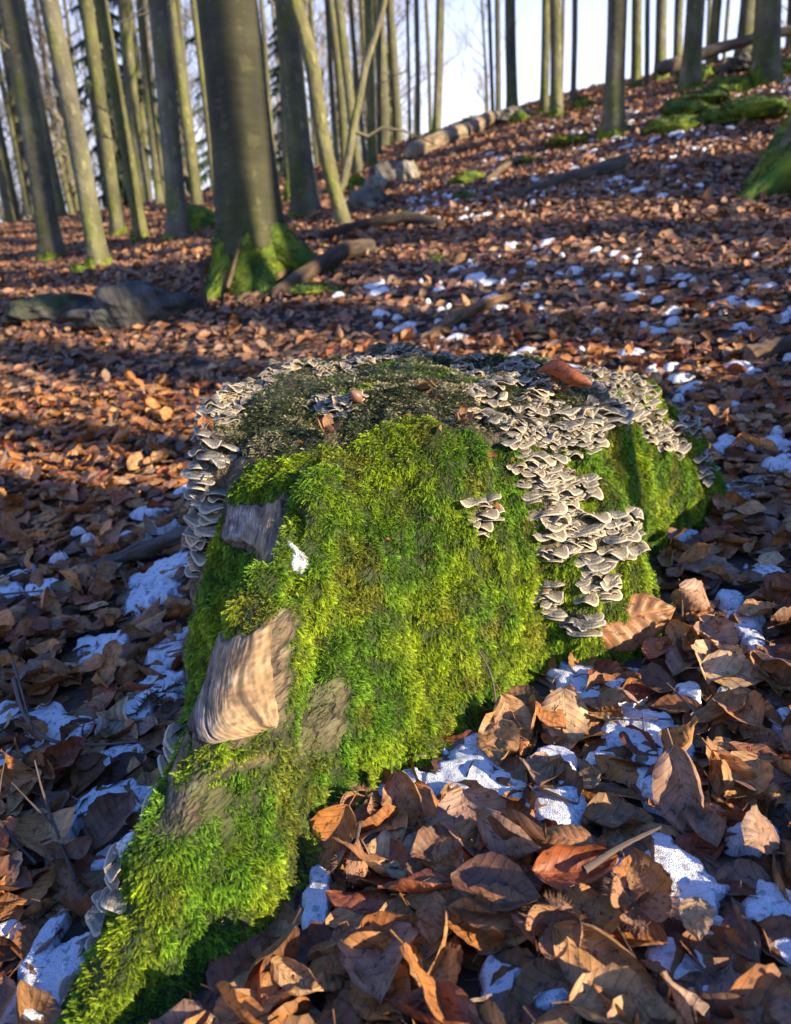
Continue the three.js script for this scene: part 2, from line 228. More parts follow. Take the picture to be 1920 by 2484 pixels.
function snowGeo([sx, sz, a, b, t], seed, nr, na, lift) {
  const c = Math.cos(t), s = Math.sin(t);
  return gridGeo(na, nr, (u, v) => {
    const f = u * 2 * Math.PI, edge = 1 + 0.62 * fbm(Math.cos(f) * 1.5 + seed, Math.sin(f) * 1.5, seed * 0.7, 4), rr = (1 - v) * edge, ex = a * rr * Math.cos(f), ez = b * rr * Math.sin(f), x = sx + ex * c - ez * s, z = sz + ex * s + ez * c, k = Math.pow(Math.max(0, 1 - (1 - v) ** 3), 0.8);
    return V3(x, land(x, z) + 0.010 + lift * k * (0.8 + 0.45 * fbm(x * 18, 2, z * 18, 2)) + (nr > 5 ? 0.003 * k * fbm(x * 85, 1, z * 85, 2) : 0), z);
  }, { uv: (u, v, p) => [p.x * 15, p.z * 15] });
}
function snowSheet([sx, sz, a, b, t], seed) { // a thin crusty patch with a ragged edge
  const c = Math.cos(t), s = Math.sin(t), n = 44, A = a * 1.45, B = b * 1.45;
  return gridGeo(n, n, (u, v) => {
    const ex = (u * 2 - 1) * A, ez = (v * 2 - 1) * B, x = sx + ex * c - ez * s, z = sz + ex * s + ez * c, rho = Math.hypot(ex / a, ez / b);
    const m = 1 - rho + .55 * fbm(x * 14 + seed, 1, z * 14, 2) + .30 * fbm(x * 48, 3, z * 48, 2), k = smooth(-.02, .34, m), y = land(x, z);
    return V3(x, m < -.08 ? y - .03 : y - .012 + (.027 + .05 * b) * Math.pow(k, .6) + k * .005 * fbm(x * 26, 4, z * 26, 3), z);
  }, { uv: (u, v, p) => [p.x * 11, p.z * 11] });
}
snowNear.forEach((s, i) => part('snow_patch', snowSheet(s, i * 1.37), snowMat, ground));
{ const m = part('snow', mergeGeometries(SNOW.slice(snowNear.length).map((s, i) => snowGeo(s, i * 2.1, 4, 18, 0.026))), snowMat, ground); m.userData.kind = 'stuff'; m.userData.label = 'small scattered snow remains between the leaves up the slope'; }

// fallen leaves
function insideStump(x, z, grow = 0) { const dx = x - HEART.x, dz = z - HEART.z, d = Math.hypot(dx, dz); return d < 1.0 && d < rBase(Math.atan2(dz, dx) / DEG) + grow; }
const INVIEW = (x, z, m) => Math.abs(x) < m + 0.58 * -z;
{
  const r = rngOf(5), mats = [], q = new THREE.Quaternion(), e = new THREE.Euler(), m4 = new THREE.Matrix4(), pick = [];
  function drop(x, z, size, layer, upright) {
    const n = landNormal(x, z), y = land(x, z);
    const slope = new THREE.Quaternion().setFromUnitVectors(V3(0, 1, 0), n), tilt = upright ? 0.7 + r() * 0.7 : 0.42 * (r() + r() - 1) * (layer ? 1.25 : 0.7);
    q.setFromEuler(e.set(0, r() * 6.283, 0)).premultiply(new THREE.Quaternion().setFromAxisAngle(V3(Math.cos(r() * 6.28), 0, Math.sin(r() * 6.28)).normalize(), upright ? tilt : tilt)).premultiply(slope);
    if (r() < 0.35) q.multiply(new THREE.Quaternion().setFromAxisAngle(V3(0, 0, 1), Math.PI));
    const lift = layer * 0.013 + r() * 0.012 + (upright ? size * 0.28 : Math.abs(Math.sin(tilt)) * size * 0.22);
    m4.compose(V3(x, y + lift, z), q.clone(), V3(size * (0.85 + 0.3 * r()), size, size));
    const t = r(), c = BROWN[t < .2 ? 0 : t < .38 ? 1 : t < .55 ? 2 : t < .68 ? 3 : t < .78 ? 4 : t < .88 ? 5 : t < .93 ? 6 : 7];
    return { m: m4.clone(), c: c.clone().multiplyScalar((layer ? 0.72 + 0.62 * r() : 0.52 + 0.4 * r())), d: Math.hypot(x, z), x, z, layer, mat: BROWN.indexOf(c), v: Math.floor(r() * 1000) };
  }
  const fine = [], coarse = [];
  for (let layer = 0; layer < 3; layer++) for (let i = 0; i < 10500; i++) {
    const z = 0.35 - Math.pow(r(), 1.15) * 3.75, x = (r() * 2 - 1) * (1.0 + 0.62 * Math.max(0.3, -z));
    const size = 0.040 + 0.038 * r() + .012 * smooth(-1.3, -.7, z); if (insideStump(x, z, layer ? (x < .12 && z > -1.0 ? .048 : .026) : -0.02)) { r(); continue; }
    const sunk = layer && onSnow(x, z, size * .33) && r() < .95; if (sunk) continue;
    if (layer === 2 && r() < 0.35) continue;
    fine.push(drop(x, z, size, layer, layer === 2 && r() < 0.16));
  }
  for (let i = 0; i < 230000; i++) {
    const D = 3.2 + Math.pow(r(), 0.72) * 12.6, x = (r() * 2 - 1) * (2.0 + 0.66 * D); if (x < -2 && r() < 0.1) continue;
    if (r() < 0.85 && onSnow(x, -D, 0.012)) continue;
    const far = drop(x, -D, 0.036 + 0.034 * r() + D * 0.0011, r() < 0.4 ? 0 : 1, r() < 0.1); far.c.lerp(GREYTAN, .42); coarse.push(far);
  }
  // the three hundred that show largest lie as leaves of their own
  const near = fine.filter((l) => l.layer && l.z < -0.36 && INVIEW(l.x, l.z, 0.02)).sort((a, b) => a.d - b.d).slice(0, 285), set = new Set(near);
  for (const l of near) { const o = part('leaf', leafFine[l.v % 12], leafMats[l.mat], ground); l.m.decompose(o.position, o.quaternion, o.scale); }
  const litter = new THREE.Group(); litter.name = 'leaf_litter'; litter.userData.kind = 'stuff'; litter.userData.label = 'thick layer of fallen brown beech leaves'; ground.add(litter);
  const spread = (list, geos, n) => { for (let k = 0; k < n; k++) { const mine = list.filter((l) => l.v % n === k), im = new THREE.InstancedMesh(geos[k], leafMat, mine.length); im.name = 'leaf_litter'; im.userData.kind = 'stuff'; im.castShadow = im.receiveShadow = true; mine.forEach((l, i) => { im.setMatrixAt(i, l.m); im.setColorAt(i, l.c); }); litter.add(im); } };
  { // crumbs of twig between the leaves
    const g = new THREE.CylinderGeometry(.5, .7, 1, 5, 1).rotateX(Math.PI / 2), im = new THREE.InstancedMesh(g, twigMat, 2600); im.name = 'twig_litter'; im.userData.kind = 'stuff'; im.castShadow = im.receiveShadow = true;
    for (let i = 0; i < 2600; i++) { const z = .2 - Math.pow(r(), 1.2) * 4.4, x = (r() * 2 - 1) * (.9 + .6 * Math.max(.3, -z)), L = .012 + .07 * r() ** 3; q.setFromEuler(e.set((r() - .5) * .7, r() * 6.28, 0)); m4.compose(V3(x, land(x, z) + .012 + .025 * r() + (insideStump(x, z) ? -.3 : 0), z), q, V3(.0012 + .0022 * r() ** 2, .0012 + .0022 * r() ** 2, L)); im.setMatrixAt(i, m4); im.setColorAt(i, new THREE.Color().setScalar(.7 + 1.6 * r())); }
    litter.add(im);
  }
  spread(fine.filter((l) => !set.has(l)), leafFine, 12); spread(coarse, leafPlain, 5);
}
// ---------------------------------------------------------------- the stump
const stump = thing('tree_stump', 'broken beech stump overgrown with bright green moss and shelf fungi, with a long mossy root', 'tree stump');
const wrap = (d) => ((d + 180) % 360 + 360) % 360 - 180;
const inPoly = (poly, a, b) => { let c = false; for (let i = 0, j = poly.length - 1; i < poly.length; j = i++) { const [xi, yi] = poly[i], [xj, yj] = poly[j]; if ((yi > b) !== (yj > b) && a < (xj - xi) * (b - yi) / (yj - yi) + xi) c = !c; } return c; };
// clusters of bracket fungi: [label, cap radius, [[angle, height, reach], ...]]
const FUNGI = [
  ['grey cream rosettes along the left edge of the top', .0105, [[195, 1.02, .035], [188.5, 1.03, .036], [176, 1.03, .033], [167, 1.04, .033], [164, .97, .024], [211, 1.08, .03], [178, 1.12, .035], [192, 1.14, .03], [166, 1.12, .022]]],
  ['grey brackets stacked down the dark left wall', .017, [[152.5, .91, .022], [148, .86, .024], [149, .77, .024], [150.5, .68, .02], [152, .60, .018], [153, .52, .014], [150, 1.0, .016]]],
  ['small tan rosette in the middle of the top', .0095, [[150, 1.5, .018], [134, 1.5, .02], [123, 1.48, .018]]],
  ['greyish crust of brackets along the far rim', .0105, [[224, 1.22, .03], [240, 1.36, .03], [258, 1.40, .03], [279, 1.32, .03], [292, 1.30, .025], [308, 1.36, .024], [316, 1.52, .026], [18, 1.5, .022], [36, 1.42, .026], [330, 1.35, .03], [340, 1.2, .03], [5, 1.36, .028], [350, 1.52, .028], [20, 1.24, .03], [31, 1.16, .026], [330, 1.58, .022], [50, 1.22, .02], [248, 1.2, .03], [268, 1.18, .03]]],
  ['dense grey rosette dome on the right shoulder', .0095, [[-19.5, 1.0, .036], [-25, .95, .036], [-26, .87, .03], [-14, 1.04, .03]]],
  ['drooping grey zoned shelves below the shoulder', .0145, [[19, 1.06, .03], [10, 1.02, .03], [2, .96, .032], [-4, .90, .03], [-15.5, .83, .034], [-21, .75, .03], [-20, .66, .026]]],
  ['crowded tan and grey brackets on the right front', .0105, [[43, 1.02, .03], [31, 1.0, .034], [24, .95, .028], [47, .93, .02], [47, .83, .026], [38.5, .84, .03], [33, .76, .024], [45, .74, .026], [39.5, .70, .024]]],
  ['brackets going down the right root', .013, [[-22, .62, .028], [-22, .55, .024], [-28, .57, .03]]],
  ['single tan rosette in the green moss', .0125, [[70, .70, .024]]],
  ['wavy buff brackets low on the right side', .0145, [[44, .62, .026], [38, .60, .022], [31, .57, .028], [45, .54, .024], [37.5, .51, .026], [30, .50, .024], [24, .55, .02], [39, .42, .018], [38, .36, .016], [42, .38, .014]]],
  ['ochre brackets at the foot of the right side', .0115, [[50.5, .36, .016], [46.5, .27, .018], [50, .30, .012]]],
  ['grey rosette on the mossy right root', .016, [[-25, .36, .03]]],
  ['big blue grey brackets at the left foot of the root', .015, [[119, .31, .02], [117.3, .265, .022], [115.8, .235, .02]]],
  ['pale folded brackets along the left edge of the root', .014, [[116.4, .17, .016], [115.4, .10, .014]]],
];
const nearFungus = (deg, t, grow) => { for (const [, , spots] of FUNGI) for (const [a, h, R] of spots) { const r = t <= 1 ? rRim(a) + (rBase(a) - rRim(a)) * (1 - t) : rRim(a) * (2 - t), du = wrap(deg - a) * DEG * r, dv = (t - h) * (h > 1.05 ? rRim(a) : 0.42); if (du * du + dv * dv < (R * grow) ** 2) return true; } return false; };
const topEdge = round([[-40, 1.0], [10, .98], [45, .96], [58, 1.0], [72, 1.05], [95, 1.16], [112, 1.17], [126, 1.08], [138, .97], [150, .6], [170, .35], [200, .3], [300, .4]]);
function mossAt(deg, t, p) {       // how thickly green moss grows there, 0 to 1
  deg = wrap(deg); const n = fbm(p.x * 16, p.y * 16, p.z * 16, 3);
  let m = smooth(0.03, -0.03, t - topEdge(deg) - 0.05 * n);
  if (deg < 20 && deg > -60) m = smooth(-0.05, 0.05, 0.9 - t + 0.1 * n) * 1;
  if (t > 1.2) { const spot = smooth(0.06, 0.3, fbm(p.x * 11, 7, p.z * 11, 2)) * 0.55; m = Math.max(m, spot * smooth(1.1, 1.5, t)); }
  if (plankMask(deg + 1.2 * n, t + .02 * n) > .93) return n > .34 ? .3 : 0;
  if (nearFungus(deg, t, 0.85)) return 0.06;
  const bark1 = smooth(1.0, 0.5, Math.hypot((deg - 110.8 + 22 * (t - .36)) / 3.2, (t - .35) / .06) - 0.5 * n), bark2 = smooth(1.0, 0.5, Math.hypot((deg - 103) / 2.7, (t - .365) / .085) - 0.7 * n), hole = smooth(1, .5, Math.hypot((deg - 108) / 3.5, (t - .31) / .03));
  m *= 1 - 0.80 * Math.max(bark1 * .8, bark2, hole * 0.5);
  if (deg > 139) m *= smooth(148, 141, deg + 4 * n) * smooth(.95, .7, t);
  return clamp(m * smooth(-0.75, -0.35, n + 0.25));
}
const NA = 560, NT = 150, SP = [], SN = [], CUT = V3();
{
  const angs = []; { // finer angles on the long root
    const w = (d) => 1 + 1.6 * Math.exp(-((wrap(d) - 112) ** 2) / 260) + 0.5 * Math.exp(-((wrap(d) + 28) ** 2) / 200); let tot = 0; for (let i = 0; i < 3600; i++) tot += w(i / 10); let acc = 0, k = 0; for (let i = 0; i < 3600; i++) { while (k < NA && acc >= tot * k / NA - 1e-9) { angs.push(i / 10 - 90); k++; } acc += w(i / 10); } while (angs.length < NA) angs.push(269.95);
  }
  for (let j = 0; j <= NT; j++) { SP.push([]); for (let i = 0; i <= NA; i++) { const a = i === NA ? angs[0] + 360 : angs[i]; const p = stumpPoint(a, 2 * j / NT); p.deg = a; p.t = 2 * j / NT; SP[j].push(p); } }
  const g = gridGeo(NA, NT, (u, v, i, j) => SP[j][i], {
    uv: (u, v, p) => [p.deg * DEG * 2.4, p.t * 3.4],
    color: (u, v, p) => { const m = p.moss = mossAt(p.deg, p.t, p), n = 0.8 + 0.4 * fbm(p.x * 20, p.y * 20, p.z * 20, 3), top = smooth(1.0, 1.12, p.t); const b = [lerp(.30, .12, top) * n, lerp(.25, .125, top) * n, lerp(.19, .095, top) * n], lich = smooth(0.2, 0.5, fbm(p.x * 26, p.y * 26, p.z * 26 + 5, 3)) * 0.5; return [lerp(b[0] + lich * .25, .05, Math.sqrt(m)), lerp(b[1] + lich * .27, .11, Math.sqrt(m)), lerp(b[2] + lich * .24, .008, Math.sqrt(m))]; },
  });
  part('bark', g, stumpMat, stump);
  const N = g.attributes.normal; let sign = 0;
  for (let j = 0; j <= NT; j++) { SN.push([]); for (let i = 0; i <= NA; i++) { const o = j * (NA + 1) + i; SN[j].push(V3(N.getX(o), N.getY(o), N.getZ(o))); } }
  for (let i = 0; i < NA; i += 7) { const n = SN[110][i]; sign += n.y; }
  if (sign < 0) { for (const row of SN) for (const n of row) n.negate(); g.index.array.reverse(); for (let k = 0; k < N.array.length; k++) N.array[k] *= -1; }
}
// bare wood showing between the moss: grain runs up the trunk
PLANKS.forEach(([TL, TR, BR, BL], k) => {
  const nu = 80, nv = 60, split = (u, v, at, w) => Math.exp(-(((u - at - .03 * N3(v * 3, at * 9, k) ) / w) ** 2));
  const g = gridGeo(nu, nv, (u, v) => {
    const w = .06 * N3(u * 5 + k, v * 2, 5) + .045 * N3(u * 21, v * 2, k), ragged = v > .5 ? w : -w, vv = clamp(v + ragged * Math.abs(v - .5) * 2, -.06, 1.06), bow = k ? 2.5 * Math.sin(clamp(vv) * Math.PI) : 0, l = lerp(BL[0], TL[0], vv) + bow, r = lerp(BR[0], TR[0], vv), a = lerp(l, r, u), t = lerp(lerp(BL[1], BR[1], u) + (k ? .035 * Math.sin(Math.PI * u) : 0), lerp(TL[1], TR[1], u), vv), p = stumpPoint(a, t), b = stumpBare(a, t), o = V3(b.x - HEART.x, 0, b.z - HEART.z).normalize().add(V3(0, .35, 0)).normalize();
    const e = Math.min(u, 1 - u), e2 = Math.min(v, 1 - v); return p.addScaledVector(o, -.006 + .014 * Math.pow(smooth(0, .08, e), .6) * Math.pow(smooth(0, v < .5 ? .12 : .04, e2), .6) + .0004 * N3(u * 70, v * 4, k) - .005 * split(u, v, .66, .008) * smooth(.05, .2, v) - .002 * split(u, v, .42, .006) * smooth(.95, .6, v) + .0012 * fbm(u * 9, v * 9, k + 4, 3));
  }, { uv: (u, v) => [u * (k ? .46 : .38) + k * .3, v * (k ? .5 : .26) + k * .31], color: (u, v) => { const left = k ? smooth(.60, .30, u + 0.30 * fbm(u * 5, v * 5, k + 2, 4) + .25 * (v - .5)) : .6 * smooth(.4, .1, u + .2 * fbm(u * 3, v * 4, 2, 3)), n = 0.85 + 0.3 * fbm(u * 5, v * 3, k, 3), warm = smooth(.55, .9, u + .2 * N3(u * 2, v * 3, 9)); return [lerp(lerp(.80, .70, warm), .27, left) * n, lerp(lerp(.84, .61, warm), .255, left) * n, lerp(lerp(.88, .47, warm), .25, left) * n]; } });
  tag(part('bare_wood', g, woodMat, stump), k ? 'lower bare weathered wood on the left front of the stump' : 'upper bare weathered wood under the top moss');
});
// moss: fronds combed downwards
function frondGeo(seed, fluffy) {
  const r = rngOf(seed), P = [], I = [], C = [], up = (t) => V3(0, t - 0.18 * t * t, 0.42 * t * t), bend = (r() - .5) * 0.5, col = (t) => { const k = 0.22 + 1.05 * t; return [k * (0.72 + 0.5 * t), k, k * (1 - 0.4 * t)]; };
  const n = 5; for (let i = 0; i <= n; i++) { const t = i / n, c = up(t), w = 0.075 * (1 - t * 0.8); c.x += bend * t * t; P.push(c.x - w, c.y, c.z - w * .4, c.x, c.y, c.z + w * .5, c.x + w, c.y, c.z - w * .4); for (let k = 0; k < 3; k++) C.push(...col(t)); if (i) { const o = (i - 1) * 3; I.push(o, o + 1, o + 4, o, o + 4, o + 3, o + 1, o + 2, o + 5, o + 1, o + 5, o + 4); } }
  for (let i = 0; i < fluffy; i++) { const t = 0.15 + 0.8 * (i + r() * .5) / fluffy, s = i % 2 ? 1 : -1, c = up(t); c.x += bend * t * t; const L = 0.23 * (1.15 - t * .75), o = P.length / 3, w = 0.055; P.push(c.x, c.y - w, c.z, c.x, c.y + w, c.z, c.x + s * L, c.y + L * .75, c.z + (r() - .3) * .22); C.push(...col(t), ...col(t), ...col(Math.min(1, t + .3))); I.push(o, o + 1, o + 2); }
  const g = new THREE.BufferGeometry(); g.setAttribute('position', new THREE.Float32BufferAttribute(P, 3)); g.setAttribute('color', new THREE.Float32BufferAttribute(C, 3)); g.setIndex(I); g.computeVertexNormals(); return g;
}
const FROND = [frondGeo(1, 12), frondGeo(2, 10), frondGeo(3, 14), frondGeo(4, 8)];
function mossMass(name, list, mat, parent) { // list of [position, direction, droop, size, colour]
  const groups = FROND.map(() => []), r = rngOf(list.length + 3), m4 = new THREE.Matrix4(), X = V3(), Z = V3();
  const holder = new THREE.Group(); holder.name = name; holder.userData.kind = 'stuff'; parent.add(holder);
  for (const f of list) groups[Math.floor(r() * FROND.length)].push(f);
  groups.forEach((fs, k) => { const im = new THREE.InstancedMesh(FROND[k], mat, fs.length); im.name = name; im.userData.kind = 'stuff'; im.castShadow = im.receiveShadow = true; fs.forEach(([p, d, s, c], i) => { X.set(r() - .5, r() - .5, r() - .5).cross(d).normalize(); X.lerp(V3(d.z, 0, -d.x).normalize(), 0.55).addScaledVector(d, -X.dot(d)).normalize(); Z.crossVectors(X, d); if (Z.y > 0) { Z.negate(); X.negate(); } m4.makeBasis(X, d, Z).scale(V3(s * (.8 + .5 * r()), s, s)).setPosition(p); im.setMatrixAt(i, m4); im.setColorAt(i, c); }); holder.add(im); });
  return holder;
}
const GREEN = new THREE.Color();
function mossColour(p, r, dull = 0) {
  const a = smooth(-0.35, 0.4, fbm(p.x * 9 + 3, p.y * 9, p.z * 9, 3)), b = r(), old = smooth(0.2, 0.5, fbm(p.x * 15, p.y * 15, p.z * 15 + 9, 3)) * 0.5;
  const c = [lerp(.11, .24, a), lerp(.24, .35, a), lerp(.010, .008, a)], k = 0.62 + 0.85 * b * b;
  return GREEN.clone().setRGB(lerp(c[0], .20, old) * k * (1 - .4 * dull), lerp(c[1], .16, old) * k * (1 - .4 * dull), lerp(c[2], .03, old) * k);
}
{
  const r = rngOf(9), cdf = [], cellsOf = []; let sum = 0;
  for (let j = 0; j < NT - 2; j++) for (let i = 0; i < NA; i++) { const a = SP[j][i], b = SP[j][i + 1], c = SP[j + 1][i], area = b.clone().sub(a).cross(c.clone().sub(a)).length(), d = wrap(a.deg), back = d > 165 || d < -75 ? .25 : 1; sum += area * back; cdf.push(sum); cellsOf.push([i, j]); }
  const draw = () => { const x = r() * sum; let lo = 0, hi = cdf.length - 1; while (lo < hi) { const m = (lo + hi) >> 1; if (cdf[m] < x) lo = m + 1; else hi = m; } const [i, j] = cellsOf[lo], u = r(), v = r(), A = SP[j][i], B = SP[j][i + 1], C = SP[j + 1][i], E = SP[j + 1][i + 1], m = lerp(lerp(A.moss, B.moss, u), lerp(C.moss, E.moss, u), v), p = V3().lerpVectors(A, B, u).lerp(CUT.lerpVectors(C, E, u), v), n = V3().lerpVectors(SN[j][i], SN[j + 1][i + 1], v).normalize(); p.m = m; return [p, n, lerp(SP[j][i].deg, SP[j][i + 1].deg, u), lerp(SP[j][i].t, SP[j + 1][i].t, v)]; };
  const green = [], dry = [];
  for (let k = 0; k < 620000 && green.length < 350000; k++) {
    const [p, n, deg, t] = draw(), m = p.m, topDry = smooth(1.0, 1.1, t) * (1 - m);
    if (r() < m) {
      const sweep = V3(N3(p.x * 12, p.y * 12, 1) * .55, -1, N3(p.x * 12, p.y * 12, 7) * .55), d = n.clone().multiplyScalar(.75 + .35 * r()).addScaledVector(sweep, lerp(.75, .25, Math.max(0, n.y)) + .25 * r()).add(V3(r() - .5, r() - .5, r() - .5).multiplyScalar(1.15)).normalize();
      const tuft = N3(p.x * 46, p.y * 34, p.z * 46) + .5 * N3(p.x * 95, p.y * 70, p.z * 95), thick = (0.5 + 0.5 * smooth(.2, .9, m)) * (.9 + .25 * tuft), s = (0.0072 + 0.0075 * r() * r()) * thick * (deg > 126 && deg < 146 ? 1.35 : 1) * (t > 0.9 ? .85 : 1);
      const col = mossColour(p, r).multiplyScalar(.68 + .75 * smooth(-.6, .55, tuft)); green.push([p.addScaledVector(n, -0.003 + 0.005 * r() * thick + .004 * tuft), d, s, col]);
    } else if (topDry > 0.3 && r() < 0.55 && !nearFungus(deg, t, 0.9)) {
      const d = n.clone().add(V3(r() - .5, r() * .4, r() - .5).multiplyScalar(2.2)).normalize(), f = fbm(p.x * 24, 2, p.z * 24, 2), k2 = .55 + .9 * r(), pale = r() < 0.13 + .5 * smooth(.1, .5, f + .5 * smooth(1.25, 1.0, t));
      dry.push([p.addScaledVector(n, -0.001), d, 0.005 + 0.006 * r(), GREEN.clone().setRGB(pale ? .34 * k2 : .030 * k2, pale ? .34 * k2 : .055 * k2, pale ? .28 * k2 : .022 * k2)]);
    }
  }
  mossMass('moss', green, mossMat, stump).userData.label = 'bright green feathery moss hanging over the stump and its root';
  mossMass('dry_moss', dry, mossMat, stump).userData.label = 'dark dry moss and pale lichen on the flat top';
}
// bits of bark, bud scales and torn leaf caught in the moss
{
  const r = rngOf(55), im = new THREE.InstancedMesh(leafPlain[1], leafMat, 150), m4 = new THREE.Matrix4(), q = new THREE.Quaternion(), e = new THREE.Euler(); im.name = 'crumbs'; im.userData.kind = 'stuff';
  for (let i = 0; i < 150; i++) { const a = r() < .75 ? 35 + 95 * r() : -45 + 240 * r(), t = .1 + 1.75 * r(), p = stumpPoint(a, t), n = surfaceNormal(a, t), s = .003 + .008 * r() * r() + (r() < .06 ? .012 : 0); q.setFromEuler(e.set(r() * 6, r() * 6, r() * 6)); m4.compose(p.addScaledVector(n, t < 1 ? .011 : .005), q, V3(s, s, s)); im.setMatrixAt(i, m4); im.setColorAt(i, BROWN[Math.floor(r() * 8)]); }
  stump.add(im);
}
// bracket fungi
function capGeo(seed) {
  const r = rngOf(seed), w1 = r() * 9, w2 = r() * 9, fan = 1.5 + r() * .5, wav = .12 + r() * .20, dome = .10 + .18 * r(), nu = 14, nv = 6;
  const rim = (f) => 1 + .13 * Math.sin(2.3 * f + w1) + .07 * Math.sin(5.1 * f + w2), h = (f, q) => dome * (1 - q * q) + wav * q * q * Math.sin(3.4 * f + w2) - .10 * q ** 4;
  const shade = (q, under) => { if (under) { const k = .95 + .1 * q; return [k, k * .95, k * .84]; } const ring = .5 + .5 * Math.sin(q * 19 + w1), e = smooth(.80, .97, q), k = lerp(.20 + .56 * ring * ring * q + .08 * q, 1.4, e); return [k, k * lerp(.97, .97, e), k * lerp(.92, .90, e)]; };
  const P = [], C = [], I = [], row = nu + 1, rows = 2 * nv + 2;
  for (let j = 0; j < rows; j++) for (let i = 0; i <= nu; i++) { const f = (i / nu * 2 - 1) * fan, under = j > nv, q = under ? (rows - 1 - j) / nv : j / nv, th = under ? lerp(.20, .055, q) : 0, qq = under ? q * .985 : q, R = rim(f) * qq; P.push(R * Math.sin(f), h(f, qq) - th, R * Math.cos(f)); C.push(...shade(q, under)); }
  for (let j = 0; j < rows - 1; j++) for (let i = 0; i < nu; i++) { const a = j * row + i; I.push(a, a + row, a + 1, a + 1, a + row, a + row + 1); }
  const g = new THREE.BufferGeometry(); g.setAttribute('position', new THREE.Float32BufferAttribute(P, 3)); g.setAttribute('color', new THREE.Float32BufferAttribute(C, 3)); g.setAttribute('uv', new THREE.Float32BufferAttribute(P.flatMap((_, k) => k % 3 === 0 ? [P[k] * .7 + seed, P[k + 2] * .7] : []), 2)); g.setIndex(I); g.computeVertexNormals(); return g;
}
const CAPS = Array.from({ length: 10 }, (_, i) => capGeo(31 + i * 5));
function surfaceNormal(deg, t) { const u = stumpPoint(deg + 1, t).sub(stumpPoint(deg - 1, t)), v = stumpPoint(deg, Math.min(1.97, t + .02)).sub(stumpPoint(deg, Math.max(0, t - .02))), n = v.cross(u).normalize(); const o = stumpBare(deg, t).sub(V3(HEART.x, t > 1 ? -5 : .1, HEART.z)); return n.dot(o) < 0 ? n.negate() : n; }
{
  const r = rngOf(21), m4 = new THREE.Matrix4(), spare = []; let count = 0;
  FUNGI.forEach(([label, size, spots], k) => {
    const cluster = new THREE.Group(); cluster.name = 'bracket_fungus'; stump.add(cluster); cluster.userData.label = label; const tiny = [];
    for (const [a, h, R0] of spots) {
      const R = R0 * 1.18, rl = t0(a, h), n0 = Math.max(2, Math.round(2.1 * (R / size) ** 2 + 2)); let tries = 0; const placed = [];
      for (let c = 0; c < n0 && tries < 70; tries++) {
        const f = r() * 6.283, q = R * Math.sqrt(r()), deg = a + q * Math.cos(f) / rl / DEG, t = h + q * Math.sin(f) / (h > 1.05 ? rRim(a) : .42), p = stumpPoint(deg, t);
        if (placed.some((o) => o.distanceTo(p) < size * .48)) continue; placed.push(p); c++;
        const n = surfaceNormal(deg, t), flat = smooth(.55, .9, n.y), o = V3(n.x, 0, n.z); if (o.lengthSq() < .02) o.set(Math.cos(deg * DEG), 0, Math.sin(deg * DEG)); o.normalize();
        const spin = (r() - .5) * lerp(.9, 3.2, flat); o.applyAxisAngle(V3(0, 1, 0), spin); o.y = lerp(-.10, .42, flat) + (r() - .5) * .5; o.normalize();
        const X = V3(0, 1, 0).cross(o).normalize(), Y = V3().crossVectors(o, X), s = size * (.72 + .9 * r() * r() + .1); if (r() < .5) X.applyAxisAngle(o, (r() - .5) * .5), Y.crossVectors(o, X);
        m4.makeBasis(X, Y, o).scale(V3(s * (1.0 + .85 * r()), s * (.9 + .7 * r()), s)).setPosition(p.clone().addScaledVector(n, size * lerp(.02, .18, flat)).addScaledVector(o, s * lerp(.12, -.25, flat)));
        if (count >= 300 || (k !== 12 && k !== 13 && r() < .62)) { spare.push([m4.clone(), r() < .5]); continue; } count++;
        const cap = part('cap', CAPS[Math.floor(r() * 10)], capMats[k > 11 ? 2 + Math.floor(r() * 1.3) * 2 : Math.floor(r() * (k === 1 ? 2.99 : 3.99))], cluster); m4.decompose(cap.position, cap.quaternion, cap.scale);
      }
    }
  });
  for (const half of [0, 1]) { const mine = spare.filter(([, h]) => h === !!half), im = new THREE.InstancedMesh(CAPS[3 + half], capMats[1 + half], mine.length); im.name = 'small_brackets'; im.userData.kind = 'stuff'; mine.forEach(([m], i) => im.setMatrixAt(i, m)); stump.add(im); }

  function t0(a, h) { return h <= 1 ? rRim(a) + (rBase(a) - rRim(a)) * Math.pow(1 - h, flare(a)) : rRim(a) * (2 - h); }
}
// snow caught on the stump
for (const [a, h, du, dv, label] of [[111.5, .77, .014, .021, 'snow caught in the gap beside the bare wood'], [114.6, .275, .010, .024, 'streak of snow on the brackets at the foot of the root']]) {
  const rl = Math.hypot(stumpBare(a, h).x - HEART.x, stumpBare(a, h).z - HEART.z), c = stumpPoint(a, h), n = surfaceNormal(a, h).add(V3(0, .5, .4)).normalize(), X = V3(0, 1, 0).cross(n).normalize(), Y = V3().crossVectors(n, X);
  const g = gridGeo(28, 10, (u, v) => { const f = u * 6.2832, e = 1 + .75 * fbm(Math.cos(f) * 1.6, Math.sin(f) * 1.6, a, 3), k = (1 - v) * e, q = Math.pow(Math.max(0, 1 - (1 - v) ** 2), .5); return c.clone().addScaledVector(X, du * k * Math.cos(f)).addScaledVector(Y, dv * k * Math.sin(f)).addScaledVector(n, -0.006 + .018 * q + .002 * fbm(u * 20, v * 9, a, 2)); }, { uv: (u, v, p) => [p.x * 13, p.y * 13] });
  part('snow_patch', g, snowMat, stump).userData.label = label;
}
